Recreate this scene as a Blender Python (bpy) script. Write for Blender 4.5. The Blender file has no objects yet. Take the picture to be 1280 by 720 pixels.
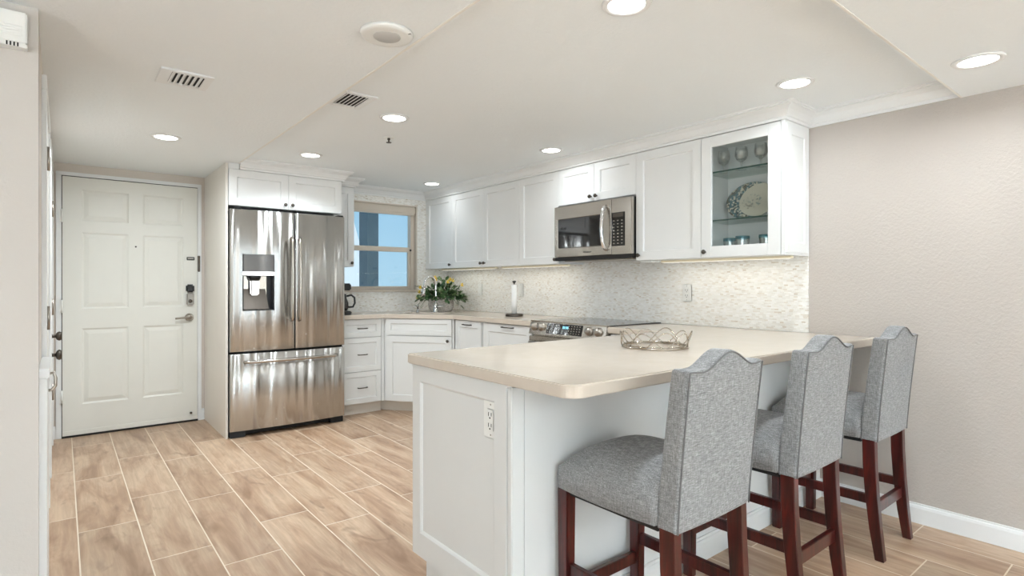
import bpy, bmesh, math, random
from mathutils import Matrix, Vector
random.seed(7)
PI = math.pi
scene = bpy.context.scene
COL = scene.collection

# ------------------------------------------------------------------ camera, sky, light, exposure
cam_data = bpy.data.cameras.new('camera')
cam = bpy.data.objects.new('camera', cam_data)
COL.objects.link(cam)
cam.location = (0, 0, 1.193)
cam.rotation_euler = (PI/2, 0, math.radians(-38.8))
cam_data.sensor_width = 36
cam_data.lens = 700/1280*36
cam_data.shift_y = -5/1280
cam_data.clip_start = 0.02
scene.camera = cam

scene.view_settings.view_transform = 'Standard'
scene.view_settings.look = 'None'
scene.view_settings.gamma = 1
scene.view_settings.use_curve_mapping = False
scene.view_settings.exposure = 0.44
scene.cycles.transparent_max_bounces = 32

def lin(r, g, b):
    f = lambda c: (c/255)/12.92 if c <= 10 else (((c/255)+0.055)/1.055)**2.4
    return (f(r), f(g), f(b), 1)

world = bpy.data.worlds.new('sky')
scene.world = world
world.use_nodes = True
wn = world.node_tree
wn.nodes.clear()
w_out = wn.nodes.new('ShaderNodeOutputWorld')
w_bg = wn.nodes.new('ShaderNodeBackground')
w_tc = wn.nodes.new('ShaderNodeTexCoord')
w_sep = wn.nodes.new('ShaderNodeSeparateXYZ')
w_ramp = wn.nodes.new('ShaderNodeValToRGB')
w_ramp.color_ramp.elements[0].position = 0.0
w_ramp.color_ramp.elements[0].color = lin(184, 226, 252)
w_ramp.color_ramp.elements[1].position = 0.35
w_ramp.color_ramp.elements[1].color = lin(128, 194, 242)
wn.links.new(w_tc.outputs['Generated'], w_sep.inputs[0])
wn.links.new(w_sep.outputs['Z'], w_ramp.inputs[0])
wn.links.new(w_ramp.outputs[0], w_bg.inputs['Color'])
w_bg.inputs['Strength'].default_value = 0.70
wn.links.new(w_bg.outputs[0], w_out.inputs['Surface'])

sun_d = bpy.data.lights.new('sun', 'SUN')
sun_d.energy = 3.0
sun_d.angle = math.radians(0.5)
sun_d.color = (1.0, 0.97, 0.92)
sun = bpy.data.objects.new('sun', sun_d)
COL.objects.link(sun)
sun.rotation_euler = (math.radians(32), 0, math.radians(-28))   # high sun on the camera's side of the building

LAMP_POWER = 5.2          # each recessed ceiling lamp
PATIO_FILL_POWER = 135.0    # fill lamp added at the unseen patio doors

def area_light(name, loc, rot, sx, sy, power, color, shape='RECTANGLE', parent=None, spread=PI):
    d = bpy.data.lights.new(name, 'AREA')
    d.shape = shape
    d.size = sx
    if shape in ('RECTANGLE', 'ELLIPSE'):
        d.size_y = sy
    d.energy = power
    d.color = color
    d.spread = spread
    o = bpy.data.objects.new(name, d)
    COL.objects.link(o)
    o.location = loc
    o.rotation_euler = rot
    if parent:
        o.parent = parent
    return o

# area lamp added inside the unseen patio doors as main fill, standing for daylight
area_light('patio_fill', (0.75, -3.38, 1.05), (PI/2, 0, PI), 4.2, 1.9, PATIO_FILL_POWER, (0.86, 0.94, 1.0))
# upward fill lamp added to brighten the ceilings; no terrace is modelled
area_light('ceiling_fill', (0.75, -3.30, 0.45), (PI/2+math.radians(48), 0, PI), 4.2, 0.8, 640.0, (0.82, 0.92, 1.0))
# fill lamp added at the left, inside an unseen, added side window
area_light('side_fill', (-2.52, -0.6, 1.10), (PI/2+math.radians(45), 0, -PI/2), 3.0, 1.6, 48.0, (0.97, 0.985, 1.0))

# ------------------------------------------------------------------ key dimensions (metres)
XR = 3.337          # right wall
YW = 5.27           # window wall
YD = 5.5585         # entry door wall
XU = 3.045          # front of the wall cabinets
XB = 2.78           # front of the base cabinets
ZC, ZF, ZL = 2.165, 2.13, 2.08   # kitchen, foyer, living ceilings
XS, YS = 1.075, 0.739            # edges of the two dropped ceilings
ZT = 0.914          # worktop
UT, UB = 2.083, 1.352            # wall cabinet top and bottom

# ------------------------------------------------------------------ materials
class NT:
    def __init__(self, name):
        self.m = bpy.data.materials.new(name)
        self.m.use_nodes = True
        self.t = self.m.node_tree
        self.t.nodes.clear()
        self.out = self.t.nodes.new('ShaderNodeOutputMaterial')
    def n(self, kind, **kw):
        nd = self.t.nodes.new(kind)
        for k, v in kw.items():
            setattr(nd, k, v)
        return nd
    def put(self, sock, v):
        if v is None:
            return
        if isinstance(v, bpy.types.NodeSocket):
            self.t.links.new(v, sock)
        else:
            sock.default_value = v
    def math(self, op, a, b=None, c=None, clamp=False):
        nd = self.n('ShaderNodeMath', operation=op)
        nd.use_clamp = clamp
        self.put(nd.inputs[0], a)
        if b is not None: self.put(nd.inputs[1], b)
        if c is not None: self.put(nd.inputs[2], c)
        return nd.outputs[0]
    def pos(self):
        return self.n('ShaderNodeNewGeometry').outputs['Position']
    def objc(self):
        return self.n('ShaderNodeTexCoord').outputs['Object']
    def sep(self, v):
        nd = self.n('ShaderNodeSeparateXYZ')
        self.put(nd.inputs[0], v)
        return nd.outputs
    def comb(self, x, y, z):
        nd = self.n('ShaderNodeCombineXYZ')
        for i, v in enumerate((x, y, z)):
            self.put(nd.inputs[i], v)
        return nd.outputs[0]
    def noise(self, vec, scale, detail=2.0, rough=0.5, dist=0.0):
        nd = self.n('ShaderNodeTexNoise')
        self.put(nd.inputs['Vector'], vec)
        nd.inputs['Scale'].default_value = scale
        nd.inputs['Detail'].default_value = detail
        nd.inputs['Roughness'].default_value = rough
        nd.inputs['Distortion'].default_value = dist
        return nd.outputs[0]
    def white(self, vec):
        nd = self.n('ShaderNodeTexWhiteNoise', noise_dimensions='3D')
        self.put(nd.inputs['Vector'], vec)
        return nd.outputs
    def scale(self, vec, s):
        nd = self.n('ShaderNodeVectorMath', operation='MULTIPLY')
        self.put(nd.inputs[0], vec)
        nd.inputs[1].default_value = s
        return nd.outputs[0]
    def ramp(self, fac, stops, interp='LINEAR'):
        nd = self.n('ShaderNodeValToRGB')
        cr = nd.color_ramp
        cr.interpolation = interp
        while len(cr.elements) < len(stops):
            cr.elements.new(0.5)
        for e, (p, c) in zip(cr.elements, stops):
            e.position = p
            e.color = c
        self.put(nd.inputs[0], fac)
        return nd.outputs[0]
    def mix(self, fac, a, b, mode='MIX'):
        nd = self.n('ShaderNodeMix', data_type='RGBA', blend_type=mode)
        self.put(nd.inputs[0], fac)
        self.put(nd.inputs[6], a)
        self.put(nd.inputs[7], b)
        return nd.outputs[2]
    def bump(self, height, strength=0.2, dist=0.01):
        nd = self.n('ShaderNodeBump')
        nd.inputs['Strength'].default_value = strength
        nd.inputs['Distance'].default_value = dist
        self.put(nd.inputs['Height'], height)
        return nd.outputs[0]
    def pbr(self, color, rough=0.5, metal=0.0, normal=None, **kw):
        b = self.n('ShaderNodeBsdfPrincipled')
        self.put(b.inputs['Base Color'], color)
        self.put(b.inputs['Roughness'], rough)
        self.put(b.inputs['Metallic'], metal)
        if normal is not None:
            self.put(b.inputs['Normal'], normal)
        for k, v in kw.items():
            self.put(b.inputs[k.replace('_', ' ')], v)
        self.t.links.new(b.outputs[0], self.out.inputs['Surface'])
        return self.m

def plain(name, rgb, rough=0.5, metal=0.0, vary=0.03, scale=6.0, **kw):
    t = NT(name)
    c = lin(*rgb)
    lo = tuple(max(0, x*(1-vary)) for x in c[:3]) + (1,)
    hi = tuple(min(1, x*(1+vary)) for x in c[:3]) + (1,)
    col = t.ramp(t.noise(t.objc(), scale, 3), [(0.3, lo), (0.7, hi)])
    return t.pbr(col, rough, metal, **kw)

def textured_paint(name, rgb, scale, strength, rough=0.75):
    t = NT(name)
    p = t.pos()
    n1 = t.noise(p, scale, 2.0, 0.55)
    n2 = t.noise(p, 1.3, 2.0)
    c = lin(*rgb)
    col = t.ramp(n2, [(0.3, tuple(x*0.98 for x in c[:3]) + (1,)), (0.7, c)])
    return t.pbr(col, rough, normal=t.bump(n1, strength, 0.006))

M = {}
M['wall'] = textured_paint('wall_paint', (194, 186, 178), 85, 0.5)  # wall paint darkened to offset the strong light on the right wall
M['wall_near'] = textured_paint('wall_paint_lighter_copy', (205, 199, 192), 85, 0.15)  # same wall paint kept lighter; on unseen walls it bounces more light
M['wall_foyer'] = textured_paint('wall_paint_dim_offset', (221, 212, 202), 85, 0.25)  # same wall paint lightened to make up for the dim entry
M['ceiling'] = textured_paint('ceiling_paint', (244, 248, 249), 60, 0.3)
M['trim'] = plain('trim_white', (238, 239, 238), 0.35, vary=0.01)
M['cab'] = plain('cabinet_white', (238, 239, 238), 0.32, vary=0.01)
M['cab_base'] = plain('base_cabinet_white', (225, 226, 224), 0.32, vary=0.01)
M['kick'] = plain('toe_kick_cream', (226, 219, 208), 0.5, vary=0.02)
M['door'] = plain('entry_door_paint', (233, 232, 224), 0.42, vary=0.01)
M['plate'] = plain('white_plastic', (240, 240, 236), 0.3, vary=0.01)
M['dark'] = plain('black_plastic', (22, 22, 23), 0.3, vary=0.1)
M['gap'] = plain('dark_gap', (30, 29, 28), 0.7, vary=0.1)
M['nickel'] = plain('brushed_nickel', (170, 163, 154), 0.28, 1.0, vary=0.06)
M['pewter'] = plain('dark_pewter', (92, 86, 80), 0.3, 1.0, vary=0.06)
M['chrome'] = plain('chrome', (225, 225, 226), 0.08, 1.0, vary=0.02)
M['silver_wire'] = plain('silver_wire', (178, 168, 154), 0.2, 1.0, vary=0.05)
M['paper'] = plain('paper', (245, 245, 243), 0.9, vary=0.02, scale=40)
M['winframe'] = plain('almond_aluminium', (214, 203, 188), 0.4, vary=0.03)
M['bead'] = plain('cream_corner_bead', (242, 240, 234), 0.6, vary=0.02)
M['slate'] = plain('blue_grey_stucco', (66, 88, 98), 0.9, vary=0.12, scale=3)
M['bright_stucco'] = plain('white_stucco', (238, 242, 246), 0.9, vary=0.04)
M['strip'] = plain('light_strip_body', (238, 228, 200), 0.4, vary=0.02)
M['platter_rim'] = None

def mat_floor():
    t = NT('wood_look_plank_tile')
    s = t.sep(t.pos())
    X, Y = s[0], s[1]
    W, L = 0.238, 0.897
    u = t.math('DIVIDE', t.math('SUBTRACT', X, 0.06), W)
    k = t.math('FLOOR', u)
    fu = t.math('SUBTRACT', u, k)
    odd = t.math('FLOORED_MODULO', k, 2.0)
    off = t.math('ADD', t.math('MULTIPLY_ADD', k, 0.06, 0.70), t.math('MULTIPLY', odd, 0.30))
    v = t.math('DIVIDE', t.math('SUBTRACT', Y, off), L)
    m = t.math('FLOOR', v)
    fv = t.math('SUBTRACT', v, m)
    du = t.math('MULTIPLY', t.math('MINIMUM', fu, t.math('SUBTRACT', 1.0, fu)), W)
    dv = t.math('MULTIPLY', t.math('MINIMUM', fv, t.math('SUBTRACT', 1.0, fv)), L)
    dmin = t.math('MINIMUM', du, dv)
    grout = t.math('LESS_THAN', dmin, 0.0027)
    wn_ = t.white(t.comb(k, m, 3.0))
    rnd, rcol = wn_[0], wn_[1]
    rs = t.sep(rcol)
    shift = t.math('MULTIPLY', rnd, 37.0)
    fine = t.noise(t.comb(t.math('MULTIPLY', X, 42.0), t.math('MULTIPLY', Y, 2.2), shift), 1.0, 5.0, 0.65, 0.6)
    broad = t.noise(t.comb(t.math('MULTIPLY', X, 8.0), t.math('MULTIPLY', Y, 1.6), shift), 1.0, 4.0, 0.6, 0.9)
    knot = t.noise(t.comb(t.math('MULTIPLY', X, 7.0), t.math('MULTIPLY', Y, 2.6), t.math('ADD', shift, 11.0)), 1.0, 2.0, 0.5, 2.2)
    base = t.ramp(broad, [(0.28, lin(158, 125, 98)), (0.46, lin(192, 160, 132)), (0.62, lin(211, 184, 156)), (0.8, lin(200, 168, 138))])
    base = t.mix(t.math('MULTIPLY', t.ramp(fine, [(0.38, (1, 1, 1, 1)), (0.62, (0, 0, 0, 1))]), 0.30), base, lin(136, 104, 78))
    base = t.mix(t.math('MULTIPLY', t.ramp(knot, [(0.62, (0, 0, 0, 1)), (0.75, (1, 1, 1, 1))]), 0.42), base, lin(120, 92, 72))
    tone = t.math('MULTIPLY_ADD', rs[0], 0.22, 0.80)
    tn = t.comb(tone, tone, tone)
    base = t.mix(1.0, base, tn, 'MULTIPLY')
    col = t.mix(grout, base, lin(226, 212, 192))
    edge = t.ramp(dmin, [(0.0, (0, 0, 0, 1)), (0.006, (1, 1, 1, 1))])
    h = t.math('ADD', edge, t.math('MULTIPLY', fine, 0.15))
    return t.pbr(col, t.math('MULTIPLY_ADD', grout, 0.35, 0.38), normal=t.bump(h, 0.25, 0.002))
M['floor'] = mat_floor()

def mat_tile():
    t = NT('pearl_mosaic_tile')
    s = t.sep(t.pos())
    U = t.math('ADD', s[0], s[1])
    H, W = 0.0085, 0.022
    r = t.math('DIVIDE', s[2], H)
    k = t.math('FLOOR', r)
    fr = t.math('SUBTRACT', r, k)
    rn = t.white(t.comb(k, 5.0, 1.0))[0]
    u = t.math('ADD', t.math('DIVIDE', U, W), t.math('MULTIPLY', rn, 7.0))
    m = t.math('FLOOR', u)
    fu = t.math('SUBTRACT', u, m)
    w = t.white(t.comb(k, m, 2.0))
    cell, cc = w[0], t.sep(w[1])
    col = t.ramp(cell, [(0.0, lin(243, 242, 237)), (0.3, lin(236, 234, 228)), (0.55, lin(246, 245, 242)),
                        (0.80, lin(230, 226, 218)), (0.92, lin(223, 216, 204)), (0.98, lin(208, 196, 180))], 'CONSTANT')
    cloud = t.noise(t.scale(t.pos(), (30, 30, 30)), 1.0, 3.0)
    col = t.mix(t.math('MULTIPLY', cloud, 0.35), col, lin(246, 244, 239))
    dv = t.math('MULTIPLY', t.math('MINIMUM', fr, t.math('SUBTRACT', 1.0, fr)), H)
    du = t.math('MULTIPLY', t.math('MINIMUM', fu, t.math('SUBTRACT', 1.0, fu)), W)
    g = t.math('LESS_THAN', t.math('MINIMUM', du, dv), 0.0006)
    col = t.mix(t.math('MULTIPLY', g, 0.5), col, lin(226, 220, 206))
    rough = t.math('MULTIPLY_ADD', cc[1], 0.3, 0.12)
    hgt = t.math('ADD', t.math('MULTIPLY', cc[2], 0.6), t.math('MULTIPLY', g, -0.5))
    return t.pbr(col, rough, normal=t.bump(hgt, 0.25, 0.0015))
M['tile'] = mat_tile()

def mat_quartz():
    t = NT('cream_quartz')
    p = t.pos()
    n1 = t.noise(p, 220, 2, 0.6)
    n2 = t.noise(p, 9, 4, 0.6, 0.8)
    col = t.ramp(n2, [(0.3, lin(205, 193, 178)), (0.7, lin(210, 198, 184))])
    col = t.mix(t.math('MULTIPLY', t.ramp(n1, [(0.55, (0, 0, 0, 1)), (0.7, (1, 1, 1, 1))]), 0.22), col, lin(196, 190, 182))
    return t.pbr(col, 0.14)
M['quartz'] = mat_quartz()

def mat_steel(name, rgb, axis, rough=0.2, wave=0.0, aniso=0.0):
    t = NT(name)
    p = t.objc()
    sc = {'x': (400, 400, 6), 'z': (6, 6, 400)}[axis]
    fine = t.noise(t.scale(p, sc), 1.0, 2, 0.6)
    col = t.ramp(fine, [(0.3, tuple(x*0.9 for x in lin(*rgb)[:3]) + (1,)), (0.7, lin(*rgb))])
    h = t.math('MULTIPLY', fine, 0.02)
    nrm = t.bump(h, 0.05, 0.001)
    if wave:
        s = t.sep(p)
        wv = t.noise(t.comb(t.math('MULTIPLY', s[0], 9.0), 0.0, t.math('MULTIPLY', s[2], 0.45)), 1.0, 1.0, 0.4, 0.2)
        nrm = t.bump(wv, 1.0, wave)
    tg = t.n('ShaderNodeTangent', direction_type='RADIAL', axis='Z')
    return t.pbr(col, rough, 1.0, normal=nrm, Anisotropic=aniso, Anisotropic_Rotation=0.25, Tangent=tg.outputs[0])
M['steel'] = mat_steel('brushed_stainless', (200, 199, 196), 'x', 0.24, wave=0.04, aniso=0.9)
M['steel_flat'] = mat_steel('stainless_panel', (190, 184, 176), 'z', 0.22)

def mat_fabric():
    t = NT('grey_linen')
    p = t.objc()
    a = t.noise(t.scale(p, (420, 420, 50)), 1.0, 2, 0.6)
    b = t.noise(t.scale(p, (50, 50, 520)), 1.0, 2, 0.6)
    c = t.noise(t.scale(p, (50, 420, 420)), 1.0, 2, 0.6)
    w = t.math('MULTIPLY', t.math('ADD', t.math('ADD', a, b), c), 0.3333)
    col = t.ramp(w, [(0.36, lin(98, 98, 98)), (0.5, lin(136, 136, 136)), (0.64, lin(176, 176, 176))])
    return t.pbr(col, 0.9, normal=t.bump(w, 0.3, 0.002), Sheen_Weight=0.15)
M['fabric'] = mat_fabric()
M['piping'] = plain('grey_piping', (112, 111, 110), 0.9, vary=0.1, scale=120)

def mat_mahogany():
    t = NT('dark_mahogany')
    p = t.objc()
    n = t.noise(t.scale(p, (40, 40, 4)), 1.0, 4, 0.6, 0.6)
    col = t.ramp(n, [(0.3, lin(30, 7, 6)), (0.55, lin(70, 17, 12)), (0.75, lin(98, 29, 19))])
    return t.pbr(col, 0.28, Coat_Weight=0.3)
M['wood'] = mat_mahogany()

def mat_thin_glass(name, tint=(1, 1, 1, 1), refl=0.08):
    t = NT(name)
    tr = t.n('ShaderNodeBsdfTransparent')
    tr.inputs[0].default_value = tint
    gl = t.n('ShaderNodeBsdfGlossy')
    gl.inputs['Roughness'].default_value = 0.02
    lw = t.n('ShaderNodeLayerWeight')
    lw.inputs[0].default_value = 0.25
    f = t.math('MULTIPLY_ADD', lw.outputs['Fresnel'], 0.5, refl*0.3)
    mx = t.n('ShaderNodeMixShader')
    t.put(mx.inputs[0], f)
    t.t.links.new(tr.outputs[0], mx.inputs[1])
    t.t.links.new(gl.outputs[0], mx.inputs[2])
    t.t.links.new(mx.outputs[0], t.out.inputs['Surface'])
    return t.m
M['pane'] = mat_thin_glass('clear_pane', (0.97, 0.985, 0.98, 1))
M['shelf_glass'] = mat_thin_glass('green_edge_glass', (0.90, 0.95, 0.93, 1), 0.15)
M['crystal'] = mat_thin_glass('clear_crystal', (0.975, 0.98, 0.975, 1), 0.5)
M['teal_glass'] = mat_thin_glass('teal_glass', (0.45, 0.78, 0.84, 1), 0.3)
M['shelf_edge'] = plain('shelf_edge_green', (34, 74, 66), 0.15, vary=0.1)
M['black_glass'] = NT('black_glass').pbr((0.012, 0.012, 0.013, 1), 0.05, IOR=1.7)
M['cooktop'] = NT('cooktop_glass').pbr((0.02, 0.02, 0.021, 1), 0.06, IOR=1.9)

def emitter(name, rgb, strength):
    t = NT(name)
    e = t.n('ShaderNodeEmission')
    e.inputs[0].default_value = rgb
    e.inputs[1].default_value = strength
    t.t.links.new(e.outputs[0], t.out.inputs['Surface'])
    return t.m
M['lens'] = emitter('lit_lens', (1, 0.98, 0.94, 1), 9.0)
M['led'] = emitter('lit_led_strip', (1, 0.95, 0.84, 1), 1.0)
M['digits'] = emitter('lit_blue_digits', (0.3, 0.75, 1, 1), 1.2)

# ------------------------------------------------------------------ mesh helpers
def box(bm, x0, x1, y0, y1, z0, z1, bev=0.0, seg=2, mat=None):
    r = bmesh.ops.create_cube(bm, size=1.0)
    vs = r['verts']
    for v in vs:
        v.co = Vector(((x0+x1)/2 + v.co.x*(x1-x0), (y0+y1)/2 + v.co.y*(y1-y0), (z0+z1)/2 + v.co.z*(z1-z0)))
    if mat is not None:
        bmesh.ops.transform(bm, matrix=mat, verts=vs)
    if bev > 0:
        es = list({e for v in vs for e in v.link_edges})
        bmesh.ops.bevel(bm, geom=es, offset=bev, segments=seg, affect='EDGES', clamp_overlap=True)
    return bm

def hexa(bm, bottom, top, bev=0.0):
    """prismoid from four bottom points to four top points (same winding)"""
    vb = [bm.verts.new(p) for p in bottom]
    vt = [bm.verts.new(p) for p in top]
    fs = [bm.faces.new(vb[::-1]), bm.faces.new(vt)]
    for i in range(4):
        j = (i+1) % 4
        fs.append(bm.faces.new((vb[i], vb[j], vt[j], vt[i])))
    if bev > 0:
        es = list({e for f in fs for e in f.edges})
        bmesh.ops.bevel(bm, geom=es, offset=bev, segments=2, affect='EDGES', clamp_overlap=True)
    return bm

def prism(bm, pts, z0, z1, bev=0.0, seg=2):
    vb = [bm.verts.new((x, y, z0)) for x, y in pts]
    vt = [bm.verts.new((x, y, z1)) for x, y in pts]
    n = len(pts)
    fs = [bm.faces.new(vb[::-1]), bm.faces.new(vt)]
    for i in range(n):
        fs.append(bm.faces.new((vb[i], vb[(i+1) % n], vt[(i+1) % n], vt[i])))
    bmesh.ops.recalc_face_normals(bm, faces=fs)
    if bev > 0:
        es = [e for f in fs[:2] for e in f.edges]
        bmesh.ops.bevel(bm, geom=es, offset=bev, segments=seg, affect='EDGES', clamp_overlap=True)
    return bm

def lathe(bm, prof, seg=32, center=(0, 0, 0), axis='z', smooth=True):
    """prof: list of (radius, height)"""
    rings = []
    def place(r, h, a):
        x, y = r*math.cos(a), r*math.sin(a)
        if axis == 'z': p = (x, y, h)
        elif axis == 'y': p = (x, h, y)
        else: p = (h, x, y)
        return Vector(p) + Vector(center)
    for r, h in prof:
        if r < 1e-6:
            rings.append([bm.verts.new(place(0, h, 0))])
        else:
            rings.append([bm.verts.new(place(r, h, 2*PI*i/seg)) for i in range(seg)])
    fs = []
    for a, b in zip(rings[:-1], rings[1:]):
        for i in range(seg):
            j = (i+1) % seg
            q = []
            for v in (a[i % len(a)], a[j % len(a)], b[j % len(b)], b[i % len(b)]):
                if v not in q: q.append(v)
            if len(q) >= 3:
                fs.append(bm.faces.new(q))
    for r in (rings[0], rings[-1]):
        if len(r) > 1 and prof[0] != prof[-1]:
            try: fs.append(bm.faces.new(r))
            except ValueError: pass
    bmesh.ops.recalc_face_normals(bm, faces=fs)
    for f in fs: f.smooth = smooth and len(f.verts) <= 4
    return bm

def tube(bm, pts, r, seg=10, closed=False, radii=None):
    pts = [Vector(p) for p in pts]
    n = len(pts)
    rings = []
    up = None
    for i, p in enumerate(pts):
        a = pts[(i-1) % n] if (closed or i > 0) else p
        b = pts[(i+1) % n] if (closed or i < n-1) else p
        d = (b-a).normalized()
        if up is None:
            up = d.orthogonal().normalized()
        else:
            up = (up - d*up.dot(d))
            up = up.normalized() if up.length > 1e-6 else d.orthogonal().normalized()
        s = d.cross(up)
        rr = radii[i] if radii else r
        rings.append([bm.verts.new(p + (up*math.cos(2*PI*k/seg) + s*math.sin(2*PI*k/seg))*rr) for k in range(seg)])
    fs = []
    m = n if closed else n-1
    for i in range(m):
        A, B = rings[i], rings[(i+1) % n]
        for k in range(seg):
            fs.append(bm.faces.new((A[k], A[(k+1) % seg], B[(k+1) % seg], B[k])))
    if not closed:
        fs.append(bm.faces.new(rings[0][::-1])); fs.append(bm.faces.new(rings[-1]))
    bmesh.ops.recalc_face_normals(bm, faces=fs)
    for f in fs: f.smooth = len(f.verts) == 4
    return bm

def slab(bm, w, h, t, panels, steps, bev=0.0015, x0=0.0, z0=0.0, y0=0.0):
    """upright slab whose front (towards -y) carries panels cut by inset steps (inset, depth along the outward normal)"""
    xs = sorted({0.0, w} | {p[0] for p in panels} | {p[1] for p in panels})
    zs = sorted({0.0, h} | {p[2] for p in panels} | {p[3] for p in panels})
    V = [[bm.verts.new((x0+x, y0, z0+z)) for z in zs] for x in xs]
    pan = []
    for i in range(len(xs)-1):
        for j in range(len(zs)-1):
            f = bm.faces.new((V[i][j], V[i+1][j], V[i+1][j+1], V[i][j+1]))
            cx, cz = (xs[i]+xs[i+1])/2, (zs[j]+zs[j+1])/2
            if any(p[0] < cx < p[1] and p[2] < cz < p[3] for p in panels):
                pan.append(f)
    nx, nz = len(xs)-1, len(zs)-1
    ring = [V[i][0] for i in range(nx)] + [V[nx][j] for j in range(nz)] + [V[i][nz] for i in range(nx, 0, -1)] + [V[0][j] for j in range(nz, 0, -1)]
    back = [bm.verts.new((v.co.x, y0+t, v.co.z)) for v in ring]
    n = len(ring)
    for i in range(n):
        bm.faces.new((ring[(i+1) % n], ring[i], back[i], back[(i+1) % n]))
    bm.faces.new(back)
    bm.normal_update()
    for f in pan:
        if f.normal.y > 0: f.normal_flip()
    for ins, dep in steps:
        bmesh.ops.inset_individual(bm, faces=pan, thickness=ins, depth=dep, use_even_offset=True)
    bmesh.ops.recalc_face_normals(bm, faces=bm.faces[:])
    return bm

def sweep(bm, path, prof, closed_prof=True):
    """sweep prof (outward, z) along a plan path; outward is the right-hand side of the walk; corners mitred"""
    n = len(path)
    P = [Vector(p) for p in path]
    nrm = []
    for a, b in zip(P[:-1], P[1:]):
        d = (b-a).normalized()
        nrm.append(Vector((d.y, -d.x)))
    rows = []
    for i in range(n):
        if i == 0: m = nrm[0]
        elif i == n-1: m = nrm[-1]
        else:
            s = nrm[i-1] + nrm[i]
            m = s / (s.dot(nrm[i]))
        rows.append([bm.verts.new((P[i].x + m.x*o, P[i].y + m.y*o, z)) for o, z in prof])
    k = len(prof)
    for A, B in zip(rows[:-1], rows[1:]):
        for j in range(k if closed_prof else k-1):
            bm.faces.new((A[j], A[(j+1) % k], B[(j+1) % k], B[j]))
    if closed_prof:
        bm.faces.new(rows[0][::-1]); bm.faces.new(rows[-1])
    bmesh.ops.recalc_face_normals(bm, faces=bm.faces[:])
    return bm

def nb(): return bmesh.new()

def obj(name, bm, mat, parent=None, world=False, smooth=False, bevel=0.0, label=None):
    if world and parent is not None:
        mw = Matrix.Translation(parent.location) @ parent.rotation_euler.to_matrix().to_4x4()
        bm.transform(mw.inverted())
    me = bpy.data.meshes.new(name)
    if smooth:
        for f in bm.faces: f.smooth = True
    bm.to_mesh(me)
    bm.free()
    o = bpy.data.objects.new(name, me)
    COL.objects.link(o)
    for m in (mat if isinstance(mat, (list, tuple)) else [mat]):
        me.materials.append(m)
    if parent is not None:
        o.parent = parent
    if bevel:
        md = o.modifiers.new('soft_edges', 'BEVEL')
        md.width = bevel; md.segments = 3; md.limit_method = 'ANGLE'; md.angle_limit = math.radians(50)
    if label: o['label'] = label
    return o

def thing(name, label, cat, loc=(0, 0, 0), rotz=0.0, group=None):
    o = bpy.data.objects.new(name, None)
    COL.objects.link(o)
    o.empty_display_size = 0.1
    o.location = loc
    o.rotation_euler = (0, 0, rotz)
    o['label'] = label; o['category'] = cat
    if group: o['group'] = group
    return o

def tag(o, label, cat, group=None):
    o['label'] = label; o['category'] = cat
    if group: o['group'] = group
    return o

def struct(name, bm, mat, label=None, cat=None, **kw):
    o = obj(name, bm, mat, **kw)
    o['kind'] = 'structure'
    if label: o['label'] = label
    if cat: o['category'] = cat
    return o

def dup(root, loc, rotz, label):
    r = root.copy(); COL.objects.link(r)
    r.location = loc; r.rotation_euler = (0, 0, rotz); r['label'] = label
    for ch in list(root.children):
        c = ch.copy(); COL.objects.link(c); c.parent = r
        for g in list(ch.children):
            d = g.copy(); COL.objects.link(d); d.parent = c
    return r

# ------------------------------------------------------------------ room shell
XL, YB = -2.6, -3.5
b = nb(); box(b, XL-0.1, XR+0.1, YB-0.1, 6.0, -0.1, 0.0)
struct('floor', b, M['floor'], 'wood look plank tile floor with pale grout', 'floor')
b = nb(); box(b, XS, XR+0.1, YS, YD+0.1, ZC, 2.4)
struct('ceiling', b, M['ceiling'], 'raised textured white ceiling over the kitchen', 'ceiling')
b = nb(); box(b, XL-0.1, XS, YS, YD+0.1, ZF, 2.4)
struct('ceiling_foyer', b, M['ceiling'], 'dropped textured white ceiling over the entry', 'ceiling')
b = nb(); box(b, XL-0.1, XR+0.1, YB-0.1, YS, ZL, 2.4)
struct('ceiling_living', b, M['ceiling'], 'dropped textured white ceiling on the near side', 'ceiling')
b = nb(); box(b, XR, XR+0.12, YB-0.1, YW+0.14, 0, 2.3)
struct('wall_right', b, M['wall'], 'beige grey textured wall behind the range and stools', 'wall')
b = nb(); box(b, -0.3, 1.15, YD, YD+0.15, 0, 2.3)
struct('wall_entry', b, M['wall_foyer'], 'beige wall around the entry door', 'wall')
b = nb(); box(b, -0.25, -0.065, 2.62, YD, 0, 2.3)
struct('wall_left', b, M['wall_foyer'], 'narrow left wall of the entry with two side doors', 'wall')
b = nb(); box(b, XL, -0.062, 2.5, 2.62, 0, 2.3)
struct('wall_near', b, M['wall_near'], 'pale wall end at the left edge', 'wall')
b = nb(); box(b, XL-0.1, XL, YB, -2.15, 0, 2.3); box(b, XL-0.1, XL, 0.95, 2.62, 0, 2.3); box(b, XL-0.1, XL, -2.15, 0.95, 0, 0.25); box(b, XL-0.1, XL, -2.15, 0.95, 1.95, 2.3)
struct('wall_far_left', b, M['wall_near'], 'living room side wall', 'wall')
# wall behind the camera with the patio door opening
b = nb()
box(b, XL, -1.4, YB-0.1, YB, 0, 2.3); box(b, 2.9, XR, YB-0.1, YB, 0, 2.3); box(b, -1.4, 2.9, YB-0.1, YB, 2.02, 2.3)
struct('wall_back', b, M['wall_near'], 'living room wall around the patio doors', 'wall')
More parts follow.
